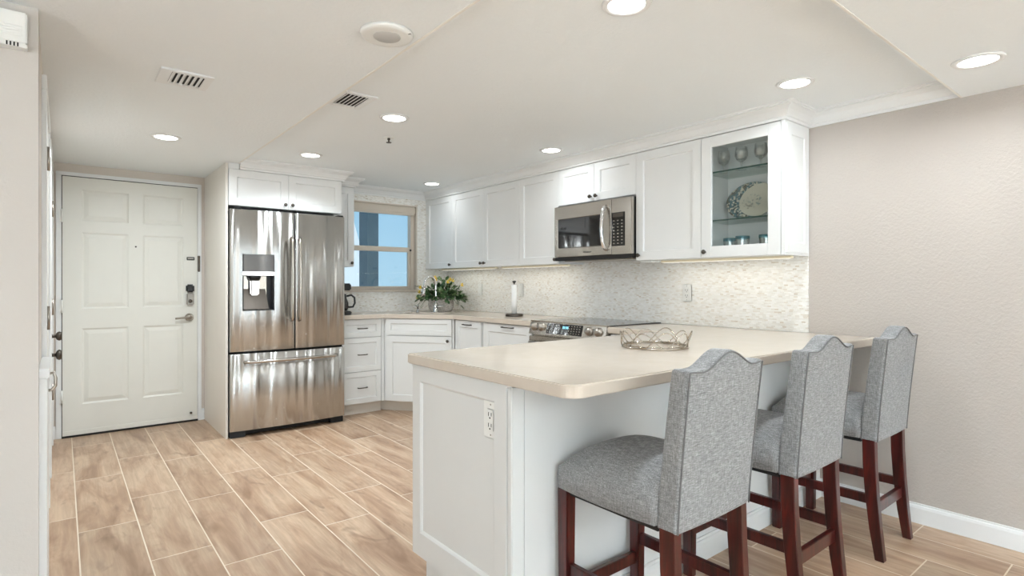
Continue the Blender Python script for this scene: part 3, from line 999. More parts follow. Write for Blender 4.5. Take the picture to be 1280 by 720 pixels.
fx, fy = 2.868, 4.765
t = thing('faucet', 'tall chrome gooseneck faucet behind the sink', 'faucet', (fx, fy, ZT))
b = nb(); lathe(b, [(0.0, 0.0), (0.028, 0.0), (0.028, 0.006), (0.021, 0.012), (0.020, 0.085), (0.017, 0.095), (0.0, 0.096)], 20); obj('base', b, M['chrome'], t)
pts = [(0, 0, 0.09), (0.003, 0, 0.16), (0.0, 0, 0.24)]
for i in range(13):
    a = PI*i/12
    pts.append((-0.065+0.065*math.cos(a), -0.01*(i/12), 0.265+0.085*math.sin(a)))
pts += [(-0.136, -0.012, 0.225)]
b = nb(); tube(b, pts, 0.0115, 12); obj('spout', b, M['chrome'], t)
b = nb(); tube(b, [(-0.134, -0.012, 0.24), (-0.142, -0.013, 0.205), (-0.150, -0.014, 0.155)], 0.015, 14, radii=[0.013, 0.016, 0.022]); obj('spray_head', b, M['chrome'], t)
b = nb(); tube(b, [(0.0, -0.012, 0.055), (0.03, -0.03, 0.06), (0.075, -0.05, 0.06)], 0.008, 10, radii=[0.016, 0.011, 0.009]); obj('lever', b, M['chrome'], t)
t = thing('soap_pump', 'small chrome soap pump left of the faucet', 'pump', (2.735, 4.885, ZT))
b = nb(); lathe(b, [(0.0, 0.0), (0.018, 0.0), (0.018, 0.005), (0.010, 0.010), (0.009, 0.05), (0.012, 0.052), (0.012, 0.068), (0.0, 0.07)], 16); obj('base', b, M['chrome'], t)
b = nb(); tube(b, [(0, 0, 0.06), (-0.03, 0, 0.066), (-0.055, -0.005, 0.055)], 0.006, 8); obj('nozzle', b, M['chrome'], t)

# ------------------------------------------------------------------ refrigerator
FX0, FX1 = 1.004, 1.912
FW = FX1-FX0
t = thing('refrigerator', 'stainless french door refrigerator with water dispenser', 'refrigerator', (FX0, 4.665, 0))
b = nb(); box(b, 0.004, FW-0.004, 0.075, 0.60, 0.03, 1.765, 0.004); obj('body', b, M['gap'], t)
def fridge_front(x0, x1, z0, z1, hole=None):
    """gently bowed front: grid of columns, optional rectangular hole"""
    b = nb()
    xs = [x0, x0+0.004] + [x0+0.004+(x1-x0-0.008)*i/22 for i in range(1, 22)] + [x1-0.004, x1]
    zs = [z0, z0+0.003, z1-0.003, z1]
    if hole: 
        xs = sorted(set([x for x in xs if not (abs(x-hole[0]) < 0.006 or abs(x-hole[1]) < 0.006)] + [hole[0], hole[1]])); zs = sorted(zs + [hole[2], hole[3]])
    def yy(x, z):
        u = (x-FW/2)/(FW/2)
        y = 0.028*u*u
        e = 0
        if x in (x0, x1): e = 0.006
        if z in (z0, z1): e = max(e, 0.004)
        return y+e
    V = {}
    for i, x in enumerate(xs):
        for j, z in enumerate(zs): V[i, j] = b.verts.new((x, yy(x, z), z))
    for i in range(len(xs)-1):
        for j in range(len(zs)-1):
            cx, cz = (xs[i]+xs[i+1])/2, (zs[j]+zs[j+1])/2
            if hole and hole[0] < cx < hole[1] and hole[2] < cz < hole[3]: continue
            f = b.faces.new((V[i, j], V[i+1, j], V[i+1, j+1], V[i, j+1])); f.smooth = True
    def side(pts):
        for p, q in zip(pts[:-1], pts[1:]):
            a = b.verts.new((p.co.x, 0.07, p.co.z)); c = b.verts.new((q.co.x, 0.07, q.co.z))
            b.faces.new((p, a, c, q))
    n, m = len(xs)-1, len(zs)-1
    side([V[0, j] for j in range(m+1)]); side([V[n, j] for j in range(m, -1, -1)])
    side([V[i, m] for i in range(n+1)]); side([V[i, 0] for i in range(n, -1, -1)])
    a = [b.verts.new(p) for p in ((x0, 0.07, z0), (x1, 0.07, z0), (x1, 0.07, z1), (x0, 0.07, z1))]
    if not hole: b.faces.new(a[::-1])
    bmesh.ops.remove_doubles(b, verts=b.verts[:], dist=0.0002)
    bmesh.ops.recalc_face_normals(b, faces=b.faces[:])
    return b
DZ0, DZ1 = 0.668, 1.772
SPX = 0.478
H = (0.085, 0.318, 0.985, 1.425)
ld = obj('door', fridge_front(0.0, SPX-0.003, DZ0, DZ1, H), M['steel'], t, label='left stainless door with dispenser')
rd = obj('door', fridge_front(SPX+0.003, FW, DZ0, DZ1), M['steel'], t)
def bow_handle(pts, r=0.011): 
    b = nb(); tube(b, pts, r, 12); return b
for dd, x in ((ld, SPX-0.030), (rd, SPX+0.030)):
    obj('handle', bow_handle([(x, 0.006, 0.895), (x, -0.028, 0.90), (x, -0.042, 0.93), (x, -0.050, 1.05), (x, -0.052, 1.25), (x, -0.050, 1.42), (x, -0.042, 1.535), (x, -0.028, 1.565), (x, 0.006, 1.57)]), M['steel_flat'], dd)
fd = obj('freezer_drawer', fridge_front(0.0, FW, 0.055, 0.652), M['steel'], t)
obj('handle', bow_handle([(0.10, 0.02, 0.59), (0.10, -0.02, 0.59), (0.13, -0.035, 0.59), (0.30, -0.048, 0.59), (0.45, -0.05, 0.59), (0.62, -0.048, 0.59), (0.79, -0.035, 0.59), (0.82, -0.02, 0.59), (0.82, 0.02, 0.59)], 0.013), M['steel_flat'], fd)
# dispenser
b = nb()
hx0, hx1, hz0, hz1 = H
box(b, hx0, hx1, 0.068, 0.072, hz0, hz1); box(b, hx0, hx0+0.006, 0.004, 0.07, hz0, hz1); box(b, hx1-0.006, hx1, 0.004, 0.07, hz0, hz1)
box(b, hx0, hx1, 0.004, 0.07, hz0, hz0+0.006); box(b, hx0, hx1, 0.010, 0.07, hz1-0.15, hz1-0.135)
disp = obj('dispenser', b, M['dark'], ld, label='black ice and water dispenser bay')
b = nb(); box(b, hx0+0.003, hx1-0.003, 0.004, 0.02, hz1-0.135, hz1-0.003, 0.004); obj('display', b, M['black_glass'], t, label='glossy control display')
b = nb(); box(b, hx0-0.004, hx1+0.004, -0.001, 0.02, hz1-0.165, hz1-0.135, 0.004); obj('trim_band', b, M['chrome'], t)
b = nb(); box(b, hx0+0.006, hx1-0.045, 0.062, 0.068, hz0+0.1, hz1-0.17); obj('splash_plate', b, M['steel_flat'], t)
b = nb(); hexa(b, [(hx0+0.008, 0.010, hz0+0.007), (hx1-0.04, 0.010, hz0+0.007), (hx1-0.04, 0.066, hz0+0.04), (hx0+0.008, 0.066, hz0+0.04)], [(hx0+0.008, 0.010, hz0+0.012), (hx1-0.04, 0.010, hz0+0.012), (hx1-0.055, 0.064, hz0+0.175), (hx0+0.012, 0.064, hz0+0.175)])
obj('drip_tray', b, M['pewter'], t)
cxn = hx0+0.092
b = nb(); lathe(b, [(0.0, hz1-0.165), (0.050, hz1-0.165), (0.046, hz1-0.185), (0.034, hz1-0.205), (0.0, hz1-0.205)], 20, (cxn, 0.036, 0)); obj('nozzle', b, M['dark'], t)
b = nb(); box(b, cxn-0.033, cxn+0.033, 0.02, 0.045, hz1-0.32, hz1-0.20, 0.01, 3); obj('paddle', b, M['chrome'], t)
for x in (0.06, FW-0.06):
    b = nb(); hexa(b, [(x-0.055, 0.05, 0), (x+0.055, 0.05, 0), (x+0.055, 0.14, 0), (x-0.055, 0.14, 0)], [(x-0.06, 0.06, 0.048), (x+0.06, 0.06, 0.048), (x+0.06, 0.14, 0.048), (x-0.06, 0.14, 0.048)], 0.004); obj('foot', b, M['dark'], t)
b = nb(); box(b, 0.02, FW-0.02, 0.08, 0.10, 0.012, 0.05); obj('kick_grille', b, M['gap'], t)
for x in (0.03, FW-0.06):
    b = nb(); box(b, x, x+0.05, 0.03, 0.11, 1.766, 1.785, 0.004); obj('hinge_cover', b, M['dark'], t)

# ------------------------------------------------------------------ range
RY0, RY1 = 2.4425, 3.203
RW = RY1-RY0
t = thing('range', 'stainless slide-in electric range with front knobs', 'range', (2.735, RY1, 0), R90)
b = nb(); box(b, 0.002, RW-0.002, 0.05, 0.590, 0.03, 0.908); obj('body', b, M['steel_flat'], t)
b = nb(); box(b, 0.0, RW, 0.045, 0.592, 0.9095, 0.9215, 0.002); obj('cooktop', b, M['cooktop'], t)
b = nb(); box(b, 0.0, RW, 0.022, 0.046, 0.912, 0.922, 0.002); obj('front_trim', b, M['steel_flat'], t)
b = nb(); hexa(b, [(0, -0.002, 0.822), (RW, -0.002, 0.822), (RW, 0.05, 0.822), (0, 0.05, 0.822)], [(0, 0.026, 0.920), (RW, 0.026, 0.920), (RW, 0.05, 0.920), (0, 0.05, 0.920)], 0.003)
cp = obj('control_panel', b, M['steel_flat'], t)
slope = math.atan2(0.028, 0.098)
def on_panel(x, s):  # point on the sloping face
    return Vector((x, -0.002+0.028*s, 0.822+0.098*s))
RX = Matrix.Rotation(-slope, 4, 'X')
for x in (0.055, 0.135, RW-0.150, RW-0.068):
    b = nb(); lathe(b, [(0.031, 0.0), (0.031, -0.006), (0.024, -0.008), (0.023, -0.026), (0.020, -0.030), (0.0, -0.031)], 24, (0, 0, 0), 'y')
    box(b, -0.003, 0.003, -0.034, -0.028, 0.0, 0.02)
    bmesh.ops.transform(b, matrix=Matrix.Translation(on_panel(x, 0.55)) @ RX, verts=b.verts[:])
    obj('knob', b, M['nickel'], cp)
b = nb(); box(b, 0.19, 0.545, -0.003, 0.003, -0.038, 0.038, 0.002)
bmesh.ops.transform(b, matrix=Matrix.Translation(on_panel(0, 0.52)) @ RX, verts=b.verts[:])
obj('display', b, M['black_glass'], cp)
b = nb()
for k_, dx in enumerate((0.0, 0.014, 0.032, 0.046)):
    box(b, 0.355+dx, 0.364+dx, -0.0042, -0.0032, 0.004, 0.022)
bmesh.ops.transform(b, matrix=Matrix.Translation(on_panel(0, 0.52)) @ RX, verts=b.verts[:])
obj('clock_digits', b, M['digits'], cp)
for c0, c1 in ((0, 5), (8, 13)):
    b = nb()
    for r_ in range(4):
        for c_ in range(c0, c1):
            box(b, 0.205+c_*0.026, 0.213+c_*0.026, -0.0038, -0.003, -0.028+r_*0.017, -0.022+r_*0.017)
    bmesh.ops.transform(b, matrix=Matrix.Translation(on_panel(0, 0.52)) @ RX, verts=b.verts[:])
    obj('key_marking', b, M['nickel'], cp)
b = nb(); box(b, 0.004, RW-0.004, 0.0, 0.05, 0.205, 0.808, 0.004); od = obj('oven_door', b, M['steel_flat'], t)
b = nb(); box(b, 0.10, RW-0.10, -0.002, 0.002, 0.32, 0.68, 0.001); obj('oven_window', b, M['black_glass'], od)
b = nb(); tube(b, [(0.06, 0.0, 0.765), (0.06, -0.04, 0.765), (0.10, -0.05, 0.765), (RW-0.10, -0.05, 0.765), (RW-0.06, -0.04, 0.765), (RW-0.06, 0.0, 0.765)], 0.012, 10); obj('handle', b, M['nickel'], od)
b = nb(); box(b, 0.004, RW-0.004, 0.004, 0.05, 0.035, 0.197, 0.004); obj('warming_drawer', b, M['steel_flat'], t)
b = nb(); box(b, 0.004, RW-0.004, 0.03, 0.05, 0.0, 0.034); obj('plinth', b, M['dark'], t)

# ------------------------------------------------------------------ microwave
MY1, MY0 = 3.202, 2.4435
MW = MY1-MY0
MX = 3.0
MZ0, MH = 1.372, 0.418
t = thing('microwave', 'stainless over-the-range microwave with curved handle', 'microwave', (MX, MY1, MZ0), R90)
b = nb(); box(b, 0.003, MW-0.003, 0.032, XR-MX-0.001, 0.012, MH, 0.002); obj('body', b, M['dark'], t)
DX = 0.58
b = nb(); slab(b, DX, MH-0.03, 0.03, [(0.035, DX-0.075, 0.065, MH-0.125)], [(0.004, -0.003)], x0=0, z0=0.028, y0=0.0); dr = obj('door', b, M['steel_flat'], t, bevel=0.003)
b = nb(); box(b, 0.040, DX-0.080, -0.001, 0.004, 0.098, MH-0.102, 0.002); obj('door_window', b, M['black_glass'], dr)
b = nb(); tube(b, [(DX-0.045, 0.0, 0.065), (DX-0.045, -0.025, 0.075), (DX-0.045, -0.045, 0.12), (DX-0.045, -0.055, 0.21), (DX-0.045, -0.045, 0.31), (DX-0.045, -0.025, 0.36), (DX-0.045, 0.0, 0.37)], 0.013, 12); obj('handle', b, M['chrome'], dr)
b = nb(); box(b, DX+0.002, MW, 0.0, 0.03, 0.028, MH-0.002, 0.003); cpn = obj('control_panel', b, M['steel_flat'], t)
b = nb(); box(b, DX+0.004, MW-0.055, -0.002, 0.004, 0.085, MH-0.10, 0.002); kp = obj('keypad', b, M['black_glass'], t)
b = nb()
for r_ in range(8):
    for c_ in range(3):
        box(b, DX+0.020+c_*0.036, DX+0.032+c_*0.036, -0.0032, -0.002, 0.10+r_*0.0225, 0.106+r_*0.0225)
obj('key_marking', b, M['nickel'], kp)
b = nb(); box(b, DX+0.018, DX+0.108, -0.0032, -0.002, 0.286, 0.312); obj('display', b, M['pewter'], kp)
b = nb(); box(b, 0.0, MW, 0.004, 0.05, 0.0, 0.026, 0.002); obj('vent_lip', b, M['gap'], t)
b = nb(); box(b, 0.05, MW-0.05, 0.06, 0.30, -0.006, 0.011, 0.002); obj('filter', b, M['nickel'], t)

# small lettering on the microwave's lower door rail
def lettering(name, text, size, parent, loc, rot, mat, ext=0.0005):
    c = bpy.data.curves.new(name, 'FONT'); c.body = text; c.size = size; c.align_x = 'CENTER'; c.extrude = ext
    tmp = bpy.data.objects.new(name, c); COL.objects.link(tmp)
    dg = bpy.context.evaluated_depsgraph_get()
    me = bpy.data.meshes.new_from_object(tmp.evaluated_get(dg))
    bpy.data.objects.remove(tmp)
    o = bpy.data.objects.new(name, me); COL.objects.link(o)
    me.materials.clear(); me.materials.append(mat)
    o.location = loc; o.rotation_euler = rot; o.parent = parent
    return o
lettering('logo', 'Whirlpool', 0.019, dr, (DX*0.60, -0.0006, 0.050), (PI/2, 0, 0), M['gap'])

# ------------------------------------------------------------------ under-cabinet lights
def light_strip(y0, y1, x0, label, zt=UB):
    t = thing('light_strip', label, 'light', (x0, y0, zt-0.016), 0, 'light strips under the wall cabinets')
    L = y1-y0
    b = nb(); box(b, 0, 0.035, 0, L, 0.002, 0.0155, 0.002); obj('housing', b, M['strip'], t)
    b = nb(); box(b, 0.006, 0.029, 0.01, L-0.01, 0.0, 0.0022); obj('diffuser', b, M['led'], t)
    area_light('strip_glow', (0.018, L/2, -0.004), (0, 0, 0), 0.03, L*0.9, 0.45*L, (1, 0.95, 0.84), parent=t)
light_strip(1.46, 2.33, 3.17, 'slim cream light strip under the glass cabinet')
light_strip(3.23, 4.10, 3.17, 'slim cream light strip under the cabinets left of the microwave')
light_strip(4.20, 5.15, 3.17, 'slim cream light strip under the corner wall cabinets')
t = thing('puck_light', 'small flat puck light under the cabinet right of the microwave', 'light', (3.13, 2.38, UB-0.012))
b = nb(); box(b, -0.05, 0.04, -0.045, 0.05, 0.0, 0.0115, 0.004); obj('housing', b, M['plate'], t)
b = nb(); lathe(b, [(0.0, -0.002), (0.02, -0.002), (0.024, 0.0), (0.0, 0.001)], 16, (-0.005, 0, 0)); obj('lens', b, M['paper'], t)

# ------------------------------------------------------------------ outlets and switches
def wall_plate(kind, label, loc, rotz, group=None, w=0.072, h=0.118):
    t = thing(kind, label, kind.replace('_', ' '), loc, rotz, group)
    b = nb(); box(b, -w/2, w/2, -0.006, 0, -h/2, h/2, 0.003); obj('plate', b, M['plate'], t)
    if kind == 'light_switch':
        b = nb(); box(b, -0.017, 0.017, -0.009, -0.006, -0.034, 0.034, 0.002); pd_ = obj('rocker', b, M['plate'], t)
    else:
        b = nb(); box(b, -0.018, 0.018, -0.009, -0.006, -0.036, 0.036, 0.003); rc = obj('receptacle', b, M['plate'], t)
        for z in (-0.018, 0.018):
            b = nb(); box(b, -0.009, -0.006, -0.0096, -0.0088, z-0.006, z+0.007); box(b, 0.006, 0.009, -0.0096, -0.0088, z-0.005, z+0.006); box(b, -0.003, 0.003, -0.0096, -0.0088, z-0.014, z-0.009); obj('socket', b, M['gap'], rc)
    for z in (-h/2+0.012, h/2-0.012):
        b = nb(); lathe(b, [(0.0, -0.0072), (0.003, -0.0068), (0.003, -0.006)], 10, (0, 0, z), 'y'); obj('screw', b, M['nickel'], t)
    return t
wall_plate('light_switch', 'white switch plate on the backsplash behind the plant', (XR-0.008, 4.655, 1.136), R90)
wall_plate('light_switch', 'white switch plate on the backsplash behind the paper towel', (XR-0.008, 4.005, 1.138), R90)
wall_plate('outlet', 'white outlet on the backsplash right of the range', (XR-0.008, 2.23, 1.133), R90)
wall_plate('outlet', 'white outlet on the peninsula end panel', (1.107+0.009, 1.494, 0.742), R90, w=0.082, h=0.125)

# ------------------------------------------------------------------ counter things
# coffee maker
t = thing('coffee_maker', 'black coffee maker peeking out beside the refrigerator', 'coffee maker', (1.982, 4.97, ZT))
b = nb(); box(b, -0.062, 0.062, -0.12, 0.13, 0, 0.035, 0.008); obj('base', b, M['dark'], t)
b = nb(); box(b, -0.062, 0.062, 0.05, 0.13, 0.0355, 0.22, 0.008); obj('tower', b, M['dark'], t)
b = nb(); box(b, -0.062, 0.062, -0.11, 0.13, 0.2205, 0.285, 0.010); obj('brew_head', b, M['dark'], t)
b = nb(); lathe(b, [(0.0, 0.038), (0.048, 0.038), (0.060, 0.065), (0.058, 0.11), (0.042, 0.15), (0.038, 0.172), (0.0, 0.174)], 24, (0.0, -0.04, 0)); cf = obj('carafe', b, M['black_glass'], t)
b = nb(); tube(b, [(0.040, -0.05, 0.168), (0.08, -0.06, 0.178), (0.108, -0.066, 0.155), (0.112, -0.067, 0.105), (0.095, -0.062, 0.07), (0.058, -0.05, 0.068)], 0.009, 10); obj('handle', b, M['dark'], cf)
b = nb(); lathe(b, [(0.0, 0.174), (0.039, 0.174), (0.041, 0.182), (0.025, 0.192), (0.0, 0.193)], 20, (0.0, -0.04, 0)); obj('lid', b, M['dark'], cf)

# paper towel
hx_, hy2 = 3.06, 3.775
t = thing('paper_towel_holder', 'brushed metal paper towel stand on the worktop', 'paper towel holder', (hx_, hy2, ZT))
b = nb(); lathe(b, [(0.0, 0.0), (0.076, 0.0), (0.077, 0.004), (0.077, 0.018), (0.074, 0.022), (0.0, 0.022)], 36); obj('base', b, M['pewter'], t)
b = nb(); lathe(b, [(0.0, 0.022), (0.006, 0.022), (0.006, 0.278), (0.0, 0.279)], 12); obj('rod', b, M['nickel'], t)
b = nb(); lathe(b, [(0.0, 0.279), (0.006, 0.279), (0.008, 0.29), (0.016, 0.296), (0.017, 0.305), (0.0, 0.308)], 16); obj('finial', b, M['dark'], t)
b = nb(); lathe(b, [(0.010, 0.0), (0.024, 0.0), (0.024, 0.25), (0.010, 0.25), (0.010, 0.0)], 28)
o = obj('paper_towel_roll', b, M['paper']); o.location = (hx_, hy2, ZT+0.0225)
tag(o, 'slim white paper towel roll on the stand', 'paper towel')

# planter with greenery
PXc, PYc = 3.000, 4.880
t = thing('potted_plant', 'leafy plant with yellow blossoms in a ribbed oval basket', 'plant', (PXc, PYc, ZT))
def mat_basket():
    n = NT('whitewashed_basket')
    s = n.sep(n.objc())
    wv = n.noise(n.scale(n.objc(), (60, 60, 150)), 1.0, 2)
    col = n.ramp(wv, [(0.35, lin(182, 172, 163)), (0.6, lin(228, 222, 215))])
    return n.pbr(col, 0.8, normal=n.bump(wv, 0.5, 0.004))
b = nb(); lathe(b, [(0.0, 0.0), (0.095, 0.0), (0.115, 0.03), (0.125, 0.07), (0.118, 0.12), (0.108, 0.14), (0.098, 0.14), (0.09, 0.10), (0.0, 0.10)], 32)
bmesh.ops.scale(b, vec=(1.05, 0.95, 1), verts=b.verts[:])
bmesh.ops.rotate(b, matrix=Matrix.Rotation(-0.7, 3, 'Z'), verts=b.verts[:])
obj('basket', b, mat_basket(), t)
def mat_leaf():
    n = NT('mixed_green_leaf')
    w = n.noise(n.objc(), 17, 3)
    col = n.ramp(w, [(0.3, lin(44, 74, 48)), (0.48, lin(76, 112, 70)), (0.6, lin(126, 152, 104)), (0.72, lin(172, 188, 144))])
    return n.pbr(col, 0.45)
leafm = mat_leaf()
b = nb()
rg = random.Random(3)
ax_u = Vector((0.779, -0.627, 0)); ax_v = Vector((0.627, 0.779, 0))   # across the view and along it
def leaf(bm, p, d, up, L, W):
    d = d.normalized(); s = d.cross(up)
    s = s.normalized() if s.length > 1e-4 else d.orthogonal().normalized()
    n = s.cross(d)
    prof = [(0, 0.0), (0.25, 0.8), (0.55, 1.0), (0.82, 0.6), (1.0, 0.0)]
    mid = [bm.verts.new(p + d*L*f - n*L*0.12*f*f) for f, w in prof]
    lf = [bm.verts.new(p + d*L*f + s*W*w + n*(0.15*W*w) - n*L*0.12*f*f) for f, w in prof[1:-1]]
    rt = [bm.verts.new(p + d*L*f - s*W*w + n*(0.15*W*w) - n*L*0.12*f*f) for f, w in prof[1:-1]]
    for S, flip in ((lf, False), (rt, True)):
        ch = [mid[0]] + S + [mid[-1]]
        for i in range(4):
            q = [mid[i], mid[i+1], ch[i+1], ch[i]]
            q2 = []
            for v in q:
                if v not in q2: q2.append(v)
            if len(q2) > 2: bm.faces.new(q2 if flip else q2[::-1])
def clampp(q):
    return Vector((min(q.x, XR-0.05-PXc), min(q.y, YW-0.05-PYc), q.z))
for i in range(560):
    a = rg.uniform(0, 2*PI); rr = math.sqrt(rg.random())
    u = rr*math.cos(a)*0.235; v = rr*math.sin(a)*0.17
    top = 0.345*(1-0.55*rr*rr) 
    z = rg.uniform(0.145, max(0.17, top)) - 0.03*rr
    p = clampp(ax_u*(u+0.01) + ax_v*(v-0.03) + Vector((0, 0, z)))
    d = (ax_u*u*3 + ax_v*v*3 + Vector((rg.uniform(-.5, .5), rg.uniform(-.5, .5), rg.uniform(-0.35, 0.7))))
    leaf(b, p, d, Vector((0, 0, 1)), rg.uniform(0.035, 0.07), rg.uniform(0.012, 0.022))
for k_ in range(18):   # trailing leaves at both sides
    sgn = -1 if k_ % 3 else 1
    u = sgn*rg.uniform(0.14, 0.21); z = rg.uniform(0.06, 0.17)
    leaf(b, clampp(ax_u*u + ax_v*rg.uniform(-0.12, 0.02) + Vector((0, 0, z))), ax_u*sgn + Vector((0, 0, -0.8)), Vector((0, 0, 1)), 0.06, 0.02)
obj('foliage', b, leafm, t, smooth=True)
b = nb()
for k_ in range(26):
    a = rg.uniform(0, 2*PI); u = math.cos(a)*rg.uniform(0.08, 0.27); v = math.sin(a)*0.12
    q = clampp(ax_u*u + ax_v*(v-0.02) + Vector((0, 0, rg.uniform(0.22, 0.39)-0.3*abs(u))))
    tube(b, [(0, 0, 0.10), (q.x*0.5, q.y*0.5, 0.10+(q.z-0.10)*0.65), tuple(q)], 0.002, 5)
obj('stems', b, plain('green_stem', (78, 92, 50), 0.6), t)
yel = plain('yellow_petal', (236, 202, 52), 0.6, vary=0.12)
for u, v, z in ((-0.205, -0.06, 0.245), (-0.215, -0.05, 0.20), (-0.235, -0.05, 0.14), (-0.055, -0.08, 0.345), (-0.045, -0.08, 0.325), (0.10, -0.09, 0.325), (0.125, -0.09, 0.315), (0.075, -0.09, 0.30), (0.215, -0.06, 0.27)):
    b = nb()
    p = clampp(ax_u*u + ax_v*v + Vector((0, 0, z)))
    for k_ in range(6):
        a = 2*PI*k_/6
        leaf(b, p, Vector((math.cos(a), math.sin(a)*0.6-0.4, math.sin(a)*0.8)), Vector((0, -0.3, 1)), 0.026, 0.009)
    obj('flower', b, yel, t)

# wire basket on the peninsula
t = thing('wire_basket', 'round silver looped wire basket on the peninsula', 'basket', (2.045, 1.535, ZT+0.0005))
RB = 0.142
def circ(r, z, n=56): return [(r*math.cos(2*PI*i/n), r*math.sin(2*PI*i/n), z) for i in range(n)]
b = nb(); tube(b, circ(RB, 0.004), 0.0038, 8, True); obj('base_ring', b, M['silver_wire'], t)
b = nb(); tube(b, circ(RB-0.006, 0.011), 0.0025, 8, True); obj('inner_ring', b, M['silver_wire'], t)
for ph, hh, sq in ((0.0, 0.066, 1.0), (0.5, 0.060, -1.0)):
    b = nb(); N_ = 192; pts = []
    lobes = 5
    for i in range(N_):
        a = 2*PI*i/N_
        s_ = 0.5+0.5*math.sin(lobes*a + ph*2*PI)
        r = RB + 0.003*sq + 0.012*s_
        pts.append((r*math.cos(a), r*math.sin(a), 0.008+hh*s_))
    tube(b, pts, 0.0024, 6, True); obj('wire_loop', b, M['silver_wire'], t)

# ------------------------------------------------------------------ bar stools
def rail(b, p, q, w, h):
    """straight rectangular bar between two centre points"""
    p, q = Vector(p), Vector(q)
    d = (q-p).normalized(); s = d.cross(Vector((0, 0, 1))).normalized(); u = s.cross(d)
    c = lambda o: [o + s*w/2 - u*h/2, o - s*w/2 - u*h/2, o - s*w/2 + u*h/2, o + s*w/2 + u*h/2]
    hexa(b, c(p), c(q), 0.002)
    bmesh.ops.recalc_face_normals(b, faces=b.faces[:])

